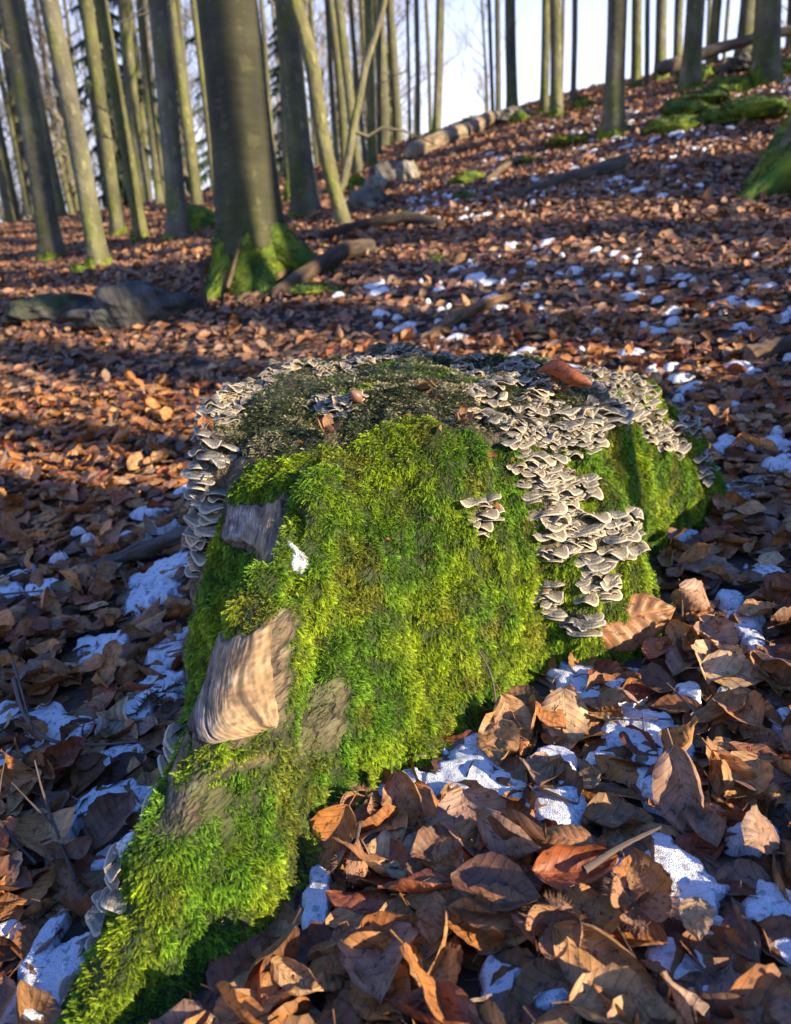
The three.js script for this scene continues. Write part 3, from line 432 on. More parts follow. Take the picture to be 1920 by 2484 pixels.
// ---------------------------------------------------------------- trees
function tubeAlong(pts, radii, seg, colour, uvScale = 1) { // a tapered tube through points
  const up = V3(), X = V3(), Y = V3(), T = V3(), rows = pts.length;
  let arc = 0; const arcs = pts.map((p, i) => (i ? arc += p.distanceTo(pts[i - 1]) : 0));
  return gridGeo(seg, rows - 1, (u, v, i, j) => {
    T.copy(pts[Math.min(rows - 1, j + 1)]).sub(pts[Math.max(0, j - 1)]).normalize(); up.set(0, 0, 1); if (Math.abs(T.z) > .9) up.set(1, 0, 0); X.crossVectors(up, T).normalize(); Y.crossVectors(T, X);
    const f = u * 6.28319, R = typeof radii === 'function' ? radii(j, f, arcs[j]) : radii[j]; return pts[j].clone().addScaledVector(X, R * Math.cos(f)).addScaledVector(Y, R * Math.sin(f));
  }, { color: colour, uv: (u, v) => [u * uvScale, arcs[Math.round(v * (rows - 1))] * 0.9] });
}
const trunkR = (r0, H, y) => r0 * (1.06 - 0.55 * Math.min(1, Math.max(0, y) / H));
function flareR(r0, y, f, seed, k) { const e = Math.exp(-Math.max(0, y) / (r0 * 2.0)); return k * r0 * e * (0.55 + 0.55 * Math.max(0, Math.cos(f * 3 + seed)) + 0.25 * Math.cos(f * 5 + seed * 2)); }
function trunkGeo(seed, H, r0, lean, k = 1, green = .5, bend = 0.02, tone = 1) {
  const pts = [], n = 34; for (let i = 0; i <= n; i++) { const y = -0.2 + (H + .2) * Math.pow(i / n, 1.9); pts.push(V3(lean * y + bend * Math.sin(y * .8 + seed) * Math.min(1, y + .2), y, bend * Math.cos(y * .7 + seed * 2) * Math.min(1, Math.max(0, y)))); }
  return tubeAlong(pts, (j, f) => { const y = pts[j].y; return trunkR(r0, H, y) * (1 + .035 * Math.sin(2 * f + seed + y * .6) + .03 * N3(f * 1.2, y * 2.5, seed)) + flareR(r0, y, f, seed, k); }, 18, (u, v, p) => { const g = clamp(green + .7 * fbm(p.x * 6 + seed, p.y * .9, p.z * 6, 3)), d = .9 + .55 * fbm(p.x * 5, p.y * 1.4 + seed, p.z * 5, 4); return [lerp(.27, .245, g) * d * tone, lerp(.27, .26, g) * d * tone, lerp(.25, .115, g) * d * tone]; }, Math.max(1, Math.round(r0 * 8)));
}
function collarGeo(seed, H, r0, lean, k, high) { // moss climbing the foot of a trunk
  const pts = [], n = 16; for (let i = 0; i <= n; i++) pts.push(V3(lean * (i / n * high * 1.25 - .15), -.15 + i / n * (high * 1.25 + .15), 0));
  return tubeAlong(pts, (j, f) => { const y = pts[j].y, top = high * (.55 + .75 * N3(Math.cos(f) * 2.6 + seed, Math.sin(f) * 2.6, seed) + .25 * N3(f * 5, 2, seed)), on = smooth(top + .04, top - .05, y); return trunkR(r0, H, y) + flareR(r0, y, f, seed, k) * 1.02 - .02 + on * (.034 + .012 * fbm(f * 4, y * 18, seed, 2)); }, 26, (u, v, p) => mossTone(p));
}
function mossTone(p) { const a = smooth(-.4, .4, fbm(p.x * 6, p.y * 6, p.z * 6, 4)), k = .75 + .5 * fbm(p.x * 31, p.y * 31, p.z * 31, 2); return [lerp(.045, .17, a) * k, lerp(.10, .225, a) * k, .009 * k]; }
function branchTubes(out, from, dir, len, rad, r, depth, up) {
  const n = depth ? 4 : 3, pts = [from.clone()], radii = [rad], d = dir.clone(); for (let i = 1; i <= n; i++) { d.add(V3(r() - .5, (r() - .5) + up, r() - .5).multiplyScalar(.42)).normalize(); pts.push(pts[i - 1].clone().addScaledVector(d, len / n)); radii.push(rad * (1 - .8 * i / n)); }
  out.push(tubeAlong(pts, radii, depth > 1 ? 5 : 3, () => [.22, .20, .16]));
  if (depth) { const kids = depth === 2 ? 6 : 5; for (let k = 0; k < kids; k++) { const i = 1 + Math.floor(r() * n), q = V3(r() - .5, r() * .7, r() - .5).normalize(); branchTubes(out, pts[i], d.clone().multiplyScalar(.8).add(q).normalize(), len * (.35 + .3 * r()), radii[i] * .65 + .002, r, depth - 1, up); } }
}
function crownGeo(seed, H, from) { const r = rngOf(seed), out = []; for (let k = 0; k < 20; k++) { const y = H * (from + (1 - from) * (k + r()) / 20), a = r() * 6.283; branchTubes(out, V3(0, y, 0), V3(Math.cos(a), .5 + r() * .6, Math.sin(a)).normalize(), H * (.10 + .13 * r()) * (1.2 - y / H * .5), .012 * H * .22 * (1.3 - y / H), r, 2, .18); } return mergeGeometries(out); }
const CROWNS = [crownGeo(3, 14, .42), crownGeo(4, 14, .5), crownGeo(5, 14, .38)];
const crownMat = std({ vertexColors: true, name: 'twigs' });
function beech(x, z, r0, lean, label, group, o = {}) {
  const t = thing('beech_tree', label, 'tree', V3(x, land(x, z), z), group), seed = x * 3.1 + z * 1.7, H = o.H || 14;
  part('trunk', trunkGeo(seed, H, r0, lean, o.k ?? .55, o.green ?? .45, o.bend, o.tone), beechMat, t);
  if (o.moss) part('moss_collar', collarGeo(seed, H, r0, lean, o.k ?? .55, o.moss), cushionMat, t).userData.label = 'bright green moss round the foot of the trunk';
  if (o.twigs) { const r = rngOf(Math.round(Math.abs(seed) * 1000)), out = []; for (let k = 0; k < o.twigs; k++) { const y = .9 + 2.6 * r(), a = r() * 6.28; out.push([]); branchTubes(out[k], V3(lean * y + Math.cos(a) * r0 * .7, y, Math.sin(a) * r0 * .7), V3(Math.cos(a), -.1 + .6 * r(), Math.sin(a)).normalize(), .35 + .7 * r(), .006 + .006 * r(), r, 1, .05); part('branch', mergeGeometries(out[k]), crownMat, t); } }
  if (o.crown !== false) { const c = part('crown', CROWNS[Math.abs(Math.round(seed)) % 3], crownMat, t); c.scale.set(1, H / 14, 1); c.position.x = lean * H * .5; c.rotation.y = seed; }
  return t;
}
// those the picture shows one by one: [x, z, radius, lean, moss height, greenness, label]
const BEECHES = [
  [-3.27, -8.26, .095, .001, .10, .35, 'grey beech trunk near the left edge with a sunlit patch at mid height'],
  [-5.40, -14.4, .075, -.019, 0, .3, 'thin dark trunk just behind the leftmost grey trunk'],
  [-2.16, -6.32, .066, -.034, .12, .25, 'dark bluish trunk with a crooked twig, left of the bright yellowish trunks'],
  [-2.97, -9.53, .067, .004, .12, .7, 'pale sunlit trunk left of the brightest yellowish trunk'],
  [-2.52, -8.80, .064, -.015, .14, .85, 'brightest yellowish sunlit trunk left of the broad mossy one'],
  [-3.50, -13.6, .068, .032, 0, .6, 'slim lit trunk half hidden behind a purplish grey trunk'],
  [-1.84, -7.65, .080, .027, .05, .05, 'purplish grey shaded trunk beside the mossy boulder'],
  [-2.60, -12.1, .074, .006, 0, .8, 'slim yellowish trunk rising behind the mossy boulder'],
  [-2.09, -10.9, .038, -.013, 0, .9, 'thin yellow green trunk tight against the left of the broad mossy trunk'],
  [-0.65, -7.45, .106, -.007, .08, .3, 'dark shaded trunk just right of the broad mossy trunk'],
  [-0.98, -9.35, .040, .042, .35, .9, 'thin green lit trunk half hidden behind a dark shaded trunk'],
  [-0.67, -14.4, .043, 0, 0, .3, 'slim dark stem behind the fork of the leaning young beech'],
  [-0.24, -10.8, .055, -.073, 0, .4, 'slightly leaning grey trunk behind the dark forked branch'],
  [-0.16, -11.9, .034, -.038, 0, .2, 'thin dark stem between two lit trunks behind the pale rocks'],
  [-0.06, -11.1, .057, .019, .1, .75, 'cream sunlit trunk rising behind the pale rocks'],
  [0.04, -12.5, .035, .063, 0, .3, 'thin grey stem right of the cream sunlit trunk'],
  [0.48, -12.2, .021, .010, 0, .2, 'wire thin dark stem behind the pale fallen log'],
  [0.55, -11.6, .033, .024, 0, .2, 'thin dark stem beside the upper end of the pale fallen log'],
  [0.88, -12.6, .059, .052, .1, .3, 'single grey trunk above the pale fallen log'],
  [1.68, -12.4, .028, -.013, 0, .4, 'very thin pale stem beside a thicker pair on the crest'],
  [1.81, -12.8, .039, .010, 0, .3, 'thin straight trunk in the trio left of the wide sky gap'],
  [2.02, -12.8, .078, -.004, .06, .15, 'thickest grey trunk in the trio left of the wide sky gap'],
  [2.26, -11.6, .056, -.004, .16, .85, 'left green trunk of the close mossy footed pair on the crest'],
  [2.12, -10.2, .062, -.021, .16, .45, 'right pale trunk of the close mossy footed pair on the crest'],
  [2.61, -12.2, .024, -.005, 0, .2, 'thin dark stem just right of the mossy footed pair'],
  [2.80, -12.3, .038, -.015, .05, .15, 'dark slim trunk standing alone at the right of the sky gap'],
  [2.11, -7.66, .080, -.020, .16, .35, 'straight grey trunk on the slope with a lit yellow green foot'],
  [3.53, -11.8, .064, -.015, .12, .85, 'lit green trunk on the crest right of the straight slope trunk'],
  [3.74, -12.0, .033, -.018, 0, .2, 'thin dark stem next to the lit green crest trunk'],
  [4.05, -12.4, .075, -.009, .2, .3, 'grey trunk on the crest above green mossy rocks'],
  [4.43, -12.8, .063, -.013, 0, .15, 'brownish trunk in the right group, left of the dark thick one'],
  [3.52, -9.74, .092, -.014, .1, .25, 'dark thick trunk behind the long grey log on the crest'],
  [5.35, -13.9, .075, .006, 0, .9, 'yellow green sunlit trunk behind the long grey log'],
  [5.37, -13.5, .028, -.014, 0, .3, 'thin stem with a fork behind the long grey log'],
  [5.71, -13.6, .110, 0, 0, .15, 'broad brownish trunk far right behind a leaning stick'],
  [3.83, -8.58, .112, -.024, .30, .35, 'thick dark trunk with a broad mossy foot at the upper right'],
  [6.44, -13.6, .080, -.05, 0, .2, 'grey trunk at the upper right corner'],
  [-2.62, -5.05, .095, .14, 0, .75, 'sunlit flared trunk foot at the left edge beside the dark boulder'],
];
for (const [x, z, r0, lean, moss, green, label] of BEECHES) beech(x, z, r0, lean, label, null, { moss, green, k: moss ? .6 : .4, H: 10 + (Math.abs(x * 7.3) % 4), twigs: [1, 3, 0, 2][Math.floor(Math.abs(x * 5.7 + z * 3.1)) % 4] });
{ // the broad beech behind the stump, its roots wrapped in moss
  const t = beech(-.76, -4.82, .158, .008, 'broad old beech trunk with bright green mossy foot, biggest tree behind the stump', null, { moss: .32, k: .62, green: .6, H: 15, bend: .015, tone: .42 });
  const roots = []; for (const [a, L, h] of [[.15, .52, .30], [1.2, .40, .2], [2.4, .36, .2], [-.7, .3, .2]]) { const d = V3(Math.cos(a), 0, Math.sin(a)), pts = [], rad = []; for (let i = 0; i <= 8; i++) { const s = i / 8, p = d.clone().multiplyScalar(.10 + L * s); p.y = land(t.position.x + p.x, t.position.z + p.z) - t.position.y + h * (1 - s) ** 1.6 - .05; pts.push(p); rad.push(.115 * (1 - s * .75)); } roots.push(tubeAlong(pts, (j, f) => rad[j] * (1 + .15 * N3(j * .9, Math.cos(f), a)), 12, (u, v, p) => mossTone(p))); }
  part('mossy_root', mergeGeometries(roots), cushionMat, t);
}
{ // leaning young beech with a dark fork
  const t = thing('beech_tree', 'leaning young beech with a dark forked branch, lit yellowish along its curve', 'tree', V3(-.255, land(-.255, -5.9), -5.9)), q = (a) => a.map(([x, y, z = -5.9]) => V3(x + .255, y - t.position.y, z + 5.9));
  const trunk = q([[-.25, .6], [-.255, .84], [-.275, .93], [-.296, 1.03], [-.33, 1.2], [-.359, 1.39], [-.38, 1.6], [-.394, 1.82], [-.43, 2.03], [-.476, 2.23], [-.62, 3.0], [-.7, 4.2], [-.7, 6.4], [-.75, 9]]), col = (g) => (u, v, p) => [lerp(.36, .30, g), lerp(.345, .31, g), lerp(.30, .13, g)];
  part('trunk', tubeAlong(trunk, (j, f) => [.09, .062, .055, .05, .05, .05, .05, .049, .048, .047, .045, .04, .03, .008][j] * (1 + .08 * N3(f, j, 2)), 14, col(.7), 1), beechMat, t);
  part('fork', tubeAlong(q([[-.30, 1.05], [-.241, 1.115], [-.19, 1.29], [-.157, 1.436], [-.1, 1.62], [-.044, 1.83], [.081, 2.12], [.2, 2.6], [.25, 3.3]]), [.03, .03, .029, .028, .026, .024, .021, .016, .008], 10, col(.2), 1), beechMat, t);
  part('branch', tubeAlong(q([[-.157, 1.436], [-.05, 1.40], [.05, 1.45], [.2, 1.42], [.4, 1.33]]), [.014, .012, .010, .008, .004], 7, col(.1), 1), beechMat, t);
}
{ // at the right edge stands a big mossy foot
  const t = beech(2.78, -4.85, .24, -.02, 'dark mossy root foot of a large tree at the right edge with snow below', null, { moss: .55, k: 1.25, green: .5, H: 15 });
  const roots = []; for (const [a, L, h] of [[3.0, .75, .42], [2.3, .8, .34], [1.6, .6, .3]]) { const d = V3(Math.cos(a), 0, Math.sin(a)), pts = [], rad = []; for (let i = 0; i <= 8; i++) { const s = i / 8, p = d.clone().multiplyScalar(.12 + L * s); p.y = land(t.position.x + p.x, t.position.z + p.z) - t.position.y + h * (1 - s) ** 1.4 - .06; pts.push(p); rad.push(.15 * (1 - s * .7)); } roots.push(tubeAlong(pts, (j, f) => rad[j] * (1 + .15 * N3(j * .9, Math.cos(f), a)), 12, (u, v, p) => mossTone(p))); }
  part('mossy_root', mergeGeometries(roots), cushionMat, t);
}
// slim trunks farther off, beyond the crest, and the trees on the slope out to the right and behind the viewer that throw the shade
{
  const r = rngOf(314), far = [], proto = thing('beech_tree', 'slim distant trunk among many beyond the crest', 'tree', V3(-3, land(-3, -17), -17), 'slim trunks beyond the crest'), H = 15;
  part('trunk', trunkGeo(4, H, .085, 0, .2, .5, .05), beechMat, proto); part('crown', CROWNS[1], crownMat, proto);
  for (let i = 0; i < 6000 && far.length < 250; i++) {
    const D = 16.5 + Math.pow(r(), .8) * 34, s = r(), x = (s - .5) * 1.25 * D - D * .12; if (x / D > .02 && r() < .86) continue; if (x / D > .14 && r() < .8) continue;
    if (far.some(([a, b]) => Math.hypot(a - x, b + D) < .38)) continue; far.push([x, -D]);
    const t = proto.clone(); t.name = numbered('beech_tree'); scene.add(t); t.position.set(x, land(x, -D) - .1, -D); const k = .65 + 1.05 * r(); t.scale.set(k, .9 + .5 * r(), k); t.rotation.set((r() - .5) * .06, r() * 6.28, (r() - .5) * .06);
  }
  const shade = thing('beech_tree', 'straight beech on the slope outside the view that shades the leaves', 'tree', V3(6, land(6, 2), 2), 'beeches out of view that shade the slope'), sx = .848, sz = .53; let first = true;
  part('trunk', trunkGeo(9, 14, .15, 0, .5, .4, .04), beechMat, shade);
  const at = (q, t, k, h = 1) => { const x = q * sz + sx * t, z = -q * sx + sz * t; if (Math.abs(x) < .62 * -z + .5 && z < .3 && x < .62 * -z + .9) return; const o = first ? shade : shade.clone(); if (!first) { o.name = numbered('beech_tree'); scene.add(o); } first = false; o.position.set(x, land(x, z), z); o.scale.set(k, h, k); o.rotation.y = q * 5; };
  for (const [q, t, k] of [[1.34, 6.2, .5], [1.72, 7.4, .7], [2.48, 7, 1.1], [3.12, 8, 1.2], [3.50, 5.6, .45], [3.87, 5.2, 1.1], [4.5, 7, 1.2], [5.35, 7.5, 1.4], [5.92, 8.5, 1.1], [6.95, 10, 1.4], [7.62, 9.5, 1.2], [8.42, 11, 1.4], [9.25, 12, 1.4], [9.98, 11.5, 1.2], [10.6, 12.5, 1.4], [11.4, 13.5, 1.3], [12.1, 13, 1.4], [12.9, 14.5, 1.4], [13.7, 14.5, 1.2], [-.25, 5.4, 1], [.13, 4.5, .75], [-.05, 8, .8], [-.9, 7, 1], [-1.8, 6, .8], [-2.6, 9, 1]]) at(q, t, k);
}
// spruces with dark drooping boughs in the gaps on the left
function spruceGeo(seed, H) { const r = rngOf(seed), out = []; for (let k = 0; k < 100; k++) { const y = H * (.10 + .88 * (k + r() * 3) / 103), L = ((1 - y / H) * H * .17 + .15) * (.55 + .6 * r()), a = k * 2.4 + r() * 2; const d = V3(Math.cos(a), 0, Math.sin(a)), s = V3(-d.z, 0, d.x); for (let i = 0; i < 34; i++) { const q = (i + r()) / 34, c = d.clone().multiplyScalar(L * q); c.y = y - L * q * (.28 + .2 * q); const w = .16 * L * (1.1 - q) + .04; for (const e of [-1, 1]) { const g = new THREE.BufferGeometry(), p1 = c.clone().addScaledVector(s, e * w * (.3 + 1.1 * r())).add(V3(0, -w * (.3 + r() * 2.6), 0)).addScaledVector(d, w * r()), p2 = c.clone().addScaledVector(d, .04 * L + .02); g.setAttribute('position', new THREE.Float32BufferAttribute([...c, ...p1, ...p2], 3)); out.push(g); } } } const g = mergeGeometries(out); g.computeVertexNormals(); return g; }
const spruceGeos = [spruceGeo(2, 11), spruceGeo(6, 9)];
[[-6.0, -20.5, 0, 'dark spruce with drooping boughs in the gap left of the purplish trunk'], [-4.2, -23, 1, 'smaller dark spruce behind the yellowish trunks'], [-2.6, -26, 0, 'dark spruce half hidden behind the broad mossy trunk']].forEach(([x, z, k, label]) => {
  const t = thing('spruce_tree', label, 'tree', V3(x, land(x, z), z)); part('trunk', trunkGeo(k + 3, k ? 9 : 11, .10, 0, .3, .1), beechMat, t); part('crown', spruceGeos[k], needleMat, t);
});

// ---------------------------------------------------------------- stones, moss cushions, fallen wood
function lump(seed, sx, sy, sz, colour, rough = .27, det = 6) {
  let g = new THREE.IcosahedronGeometry(1, det * 3); g = mergeVertices(g.deleteAttribute('normal').deleteAttribute('uv')); const p = g.attributes.position, C = [], U = [];
  for (let i = 0; i < p.count; i++) { const v = V3().fromBufferAttribute(p, i), ridge = Math.abs(N3(v.x * 1.3 + seed, v.y * 1.3, v.z * 1.3)), k = 1 + rough * fbm(v.x * 1.1 + seed, v.y * 1.1, v.z * 1.1 + seed * .3, 4) - rough * .8 * ridge; v.multiplyScalar(k); if (v.y < -.35) v.y = -.35 + (v.y + .35) * .3; p.setXYZ(i, v.x * sx, v.y * sy, v.z * sz); }
  g.computeVertexNormals(); for (let i = 0; i < p.count; i++) { const v = V3().fromBufferAttribute(p, i); C.push(...colour(v, g.attributes.normal.getY(i))); U.push(v.x * 1.6 + v.y * .7, v.z * 1.6 + v.y); }
  g.setAttribute('color', new THREE.Float32BufferAttribute(C, 3)); g.setAttribute('uv', new THREE.Float32BufferAttribute(U, 2)); return g;
}
const dark = (v) => { const k = .8 + .5 * fbm(v.x * 7, v.y * 7, v.z * 7, 3); return [.15 * k, .155 * k, .15 * k]; }, pale = (v) => { const k = .85 + .4 * fbm(v.x * 5, v.y * 5, v.z * 5, 3); return [.52 * k, .49 * k, .42 * k]; }, mid = (v) => { const k = .85 + .4 * fbm(v.x * 5, v.y * 5, v.z * 5, 3); return [.27 * k, .26 * k, .235 * k]; };
const mossTopped = (base) => (v, ny) => { const m = smooth(.45, .75, ny + .5 * fbm(v.x * 6 + 4, v.y * 6, v.z * 6, 3)), b = base(v), g = mossTone(v); return b.map((x, i) => lerp(x, g[i], m)); };
function stone(x, z, s, seed, colour, mat, label, turn = 0, sink = .0) { const g = lump(seed, ...s, colour); g.rotateY(turn); return solo('boulder', g, mat, label, 'boulder', V3(x, land(x, z) + s[1] * .25 - sink, z)); }
stone(-1.36, -4.5, [.36, .155, .24], 3, mossTopped(dark).length ? dark : dark, stoneMat, 'big dark flat boulder at the left behind the stump', .1);
stone(-1.98, -4.85, [.26, .11, .2], 8, mossTopped(dark), stoneMat, 'lower dark boulder left of the big flat one with a little moss', .4);
stone(.16, -8.9, [.26, .16, .2], 12, mid, stoneMat, 'grey boulder in the pile left of the pale fallen log', .3);
stone(-.02, -8.2, [.13, .12, .12], 15, pale, stoneMat, 'small pale rounded rock below the grey boulder pile', .9);
stone(-.10, -6.7, [.17, .13, .15], 18, mid, stoneMat, 'grey rock at the end of the dark log right of the leaning young beech', .2);
stone(.30, -8.3, [.11, .15, .11], 33, pale, stoneMat, 'upright pale rock between the grey boulder and the fallen log', .6);
stone(1.95, -12.2, [.36, .14, .2], 27, pale, stoneMat, 'pale rock on the crest below the trunk trio', .5);
stone(4.5, -10.4, [.4, .16, .3], 29, mossTopped(mid), stoneMat, 'grey mossy rock near the upper right corner', .5);
function cushion(x, z, s, seed, label, turn = 0) { const g = lump(seed, ...s, (v) => mossTone(v), .30, 4); g.rotateY(turn); return solo('moss_cushion', g, cushionMat, label, 'moss', V3(x, land(x, z) + s[1] * .12, z)); }
const MOSSES = [[-1.75, -8.2, .32, .21, .24, 'large bright moss cushion between the purplish trunk and the broad mossy trunk'], [-2.26, -6.2, .075, .06, .07, 'small round yellow green moss cushion at the left before the dark trunk'], [3.04, -8.3, .50, .12, .3, 'wide dark green moss mound high on the right slope'], [2.94, -6.9, .40, .11, .26, 'long green moss mound below the wide one on the right slope'], [2.45, -7.1, .26, .10, .2, 'green moss mound nearest the straight slope trunk'], [.73, -6.9, .17, .07, .14, 'bright moss cushion on the slope above a lit flat one'], [.66, -6.2, .18, .035, .12, 'flat lit moss cushion in the middle of the slope'], [.16, -5.9, .10, .035, .09, 'flat bright moss cushion beside the dark fallen log'], [2.46, -10.3, .16, .12, .14, 'moss cushion on the crest right of the wide sky gap'], [1.96, -11.7, .18, .13, .16, 'round lit moss cushion at the foot of the trunk trio'], [.90, -12.2, .20, .16, .2, 'yellow green moss cushion at the foot of the single grey trunk'], [1.27, -7.6, .24, .05, .16, 'flat moss patch half way up the slope'], [3.51, -8.7, .26, .16, .2, 'moss covered lump beside the thick dark trunk'], [4.35, -9.2, .32, .16, .24, 'moss mound right of the thick dark trunk'], [-.24, -9.2, .16, .13, .14, 'lit moss cushion behind the leaning young beech'], [2.75, -7.6, .36, .12, .25, 'middle green moss mound on the right slope'], [1.78, -8.0, .30, .06, .2, 'dark moss patch left of the straight slope trunk'], [1.45, -12.3, .34, .14, .2, 'moss strip along the top of the crest above the pale log'], [2.15, -3.75, .16, .03, .12, 'small moss patch below the snow at the right edge'], [-1.05, -7.0, .34, .08, .2, 'low moss behind the broad mossy trunk'], [3.9, -10.6, .34, .16, .24, 'moss lump on the crest under the grey trunk'], [.0, -7.3, .1, .05, .09, 'tiny moss cushion by the pale rounded rock'], [-.38, -4.35, .17, .04, .12, 'flat moss under the splintered planks by the broad trunk'], [.32, -4.6, .10, .03, .07, 'small dull moss patch on the leaves behind the stump']];
MOSSES.forEach(([x, z, a, b, c, label], i) => cushion(x, z, [a, b, c], 40 + i * 3, label, i * .7));
function log(name, cat, pts, r0, r1, tone, label, mat = deadMat, rough = .14) {
  const P = pts.map(([x, z, h]) => V3(x, land(x, z) + h, z)), curve = new THREE.CatmullRomCurve3(P), n = 26, Q = curve.getPoints(n), seed = pts[0][0] * 7, body = tubeAlong(Q, (j, f) => { const e = Math.min(j, n - j) === 0 ? .03 : 1; return e * lerp(r0, r1, j / n) * (1 + rough * fbm(Math.cos(f) * 1.2 + seed, j * .35, Math.sin(f) * 1.2, 3)); }, 14, (u, v, p) => { const k = .8 + .45 * fbm(p.x * 9, p.y * 9, p.z * 9, 3); return tone.map((c) => c * k); }, Math.max(1, Math.round(r0 * 12)));
  return solo(name, body, mat, label, cat);
}
log('fallen_log', 'log', [[.34, -9.6, .10], [.85, -10.4, .12], [1.2, -11.1, .13], [1.6, -12.0, .15]], .12, .09, [.85, .80, .68], 'pale fallen log lying up along the crest');
log('fallen_log', 'log', [[.80, -5.75, .0], [1.15, -5.85, .02], [1.5, -5.95, .05], [1.8, -6.05, .02]], .035, .075, [.30, .29, .26], 'dark half buried log lying across the middle of the slope');
log('fallen_log', 'log', [[-.42, -5.5, .03], [-.1, -5.55, .06], [.2, -5.5, .05], [.42, -5.35, .0]], .032, .042, [.22, .19, .15], 'dark log right of the broad mossy trunk');
log('fallen_log', 'log', [[-.60, -4.35, .02], [-.38, -4.6, .07], [-.2, -4.85, .09], [-.05, -5.0, .05]], .042, .052, [.28, .23, .18], 'thick brown rotten log in front of the broad mossy trunk');
for (const [a, b, h, label] of [[[-.76, -4.5], [-.5, -4.95], .06, 'left splintered sunlit plank leaning at the broad trunk'], [[-.72, -4.42], [-.42, -4.98], .05, 'right splintered sunlit plank leaning at the broad trunk'], [[-.80, -4.45], [-.56, -4.7], .03, 'short splintered plank at the foot of the broad trunk']]) log('wood_splinter', 'broken wood', [[...a, .02], [(a[0] + b[0]) / 2, (a[1] + b[1]) / 2, h], [...b, h * 2.2]], .022, .012, [.75, .62, .46], label, deadMat, .5);
log('branch', 'branch', [[-.84, -4.42, .10], [-.80, -4.55, .22], [-.76, -4.62, .32]], .010, .006, [.7, .65, .5], 'short pale stick leaning on the mossy foot of the broad trunk');
log('branch', 'branch', [[.84, -6.6, .03], [1.05, -7.1, .06], [1.32, -7.6, .07]], .03, .02, [.62, .55, .42], 'light brown branch on the slope beside the bright moss');
log('fallen_log', 'log', [[3.6, -11.2, .22], [4.1, -11.4, .25], [4.6, -11.3, .28], [5.3, -11.2, .3], [6.3, -11.0, .3]], .085, .05, [.42, .40, .38], 'long grey log lying along the crest at the upper right');
log('branch', 'branch', [[5.0, -12.2, .1], [5.3, -12.2, .4], [5.55, -12.2, .75]], .03, .015, [.5, .42, .32], 'leaning stick beside the broad brownish trunk at the upper right');
log('branch', 'branch', [[-1.97, -6.0, .03], [-1.75, -5.6, .04], [-1.51, -5.23, .03]], .02, .016, [.85, .72, .52], 'pale sunlit stick on the leaves left of the broad trunk');
log('bark_slab', 'bark', [[.14, -3.30, .02], [.30, -3.5, .045], [.45, -3.62, .05], [.62, -3.74, .03]], .034, .014, [.62, .46, .28], 'light tan slab of dead bark on the leaves behind the stump', deadMat, .5);
log('bark_slab', 'bark', [[1.18, -2.62, .02], [1.32, -2.66, .03], [1.46, -2.72, .02]], .035, .03, [.42, .33, .25], 'grey brown piece of wood at the right edge of the slope', deadMat, .4);
log('bark_slab', 'bark', [[-.70, -1.60, .015], [-.60, -1.67, .03], [-.50, -1.72, .035], [-.42, -1.76, .03]], .018, .022, [.40, .42, .42], 'blue grey piece of rotten wood on the leaves left of the stump', deadMat, .5);
log('branch', 'branch', [[-1.12, -5.2, .05], [-.9, -5.05, .12], [-.72, -5.0, .05]], .035, .02, [.16, .13, .11], 'dark dead branch behind the big flat boulder');
for (const [x, z, dx, h, label] of [[-.98, -4.4, .02, .3, 'leftmost dead stem standing left of the broad trunk'], [-.93, -4.3, -.02, .24, 'short dead stem standing beside the broad trunk'], [-.88, -4.36, .05, .2, 'thin dead stem close to the mossy foot of the broad trunk']]) log('dead_stem', 'dead stem', [[x, z, -.02], [x + dx * .5, z, h * .5], [x + dx, z - .02, h]], .012, .006, [.3, .24, .19], label);
// fronds on the cushions and mossy feet
{
  const r = rngOf(91), tri = [V3(), V3(), V3()], n = V3(), targets = []; scene.updateMatrixWorld(true);
  scene.traverse((o) => { if (o.isMesh && o.material === cushionMat) targets.push(o); });
  for (const o of targets) {
    const g = o.geometry, P = g.attributes.position, I = g.index, nT = I.count / 3, cum = []; let sum = 0; const out = [];
    for (let t = 0; t < nT; t++) { tri.forEach((v, k) => v.fromBufferAttribute(P, I.getX(t * 3 + k))); sum += tri[1].clone().sub(tri[0]).cross(tri[2].clone().sub(tri[0])).length() / 2; cum.push(sum); }
    const at = o.getWorldPosition(V3()), dist = Math.hypot(at.x, at.z), size = .010 + dist * .0022, count = Math.min(4200, Math.round(sum / (size * size) * 1.5));
    g.computeBoundingSphere(); const c0 = g.boundingSphere.center;
    for (let k = 0; k < count; k++) { const x = r() * sum; let lo = 0, hi = nT - 1; while (lo < hi) { const m = (lo + hi) >> 1; if (cum[m] < x) lo = m + 1; else hi = m; } tri.forEach((v, q) => v.fromBufferAttribute(P, I.getX(lo * 3 + q))); let u = r(), v = r(); if (u + v > 1) { u = 1 - u; v = 1 - v; } n.crossVectors(tri[1].clone().sub(tri[0]), tri[2].clone().sub(tri[0])).normalize(); const p = tri[0].clone().addScaledVector(tri[1].clone().sub(tri[0]), u).addScaledVector(tri[2].clone().sub(tri[0]), v); if (n.dot(p.clone().sub(c0)) < 0) n.negate(); const d = n.clone().add(V3(r() - .5, r() * .6 - .55, r() - .5)).normalize(), t = mossTone(p), q = .55 + .7 * r(); out.push([p.clone(), d, size * (.7 + .6 * r()), new THREE.Color().setRGB(t[0] * q, t[1] * q, t[2] * q)]); }
    const parent = o.parent === scene ? o : o.parent; mossMass('moss_fronds', out, mossMat, parent);
  }
}
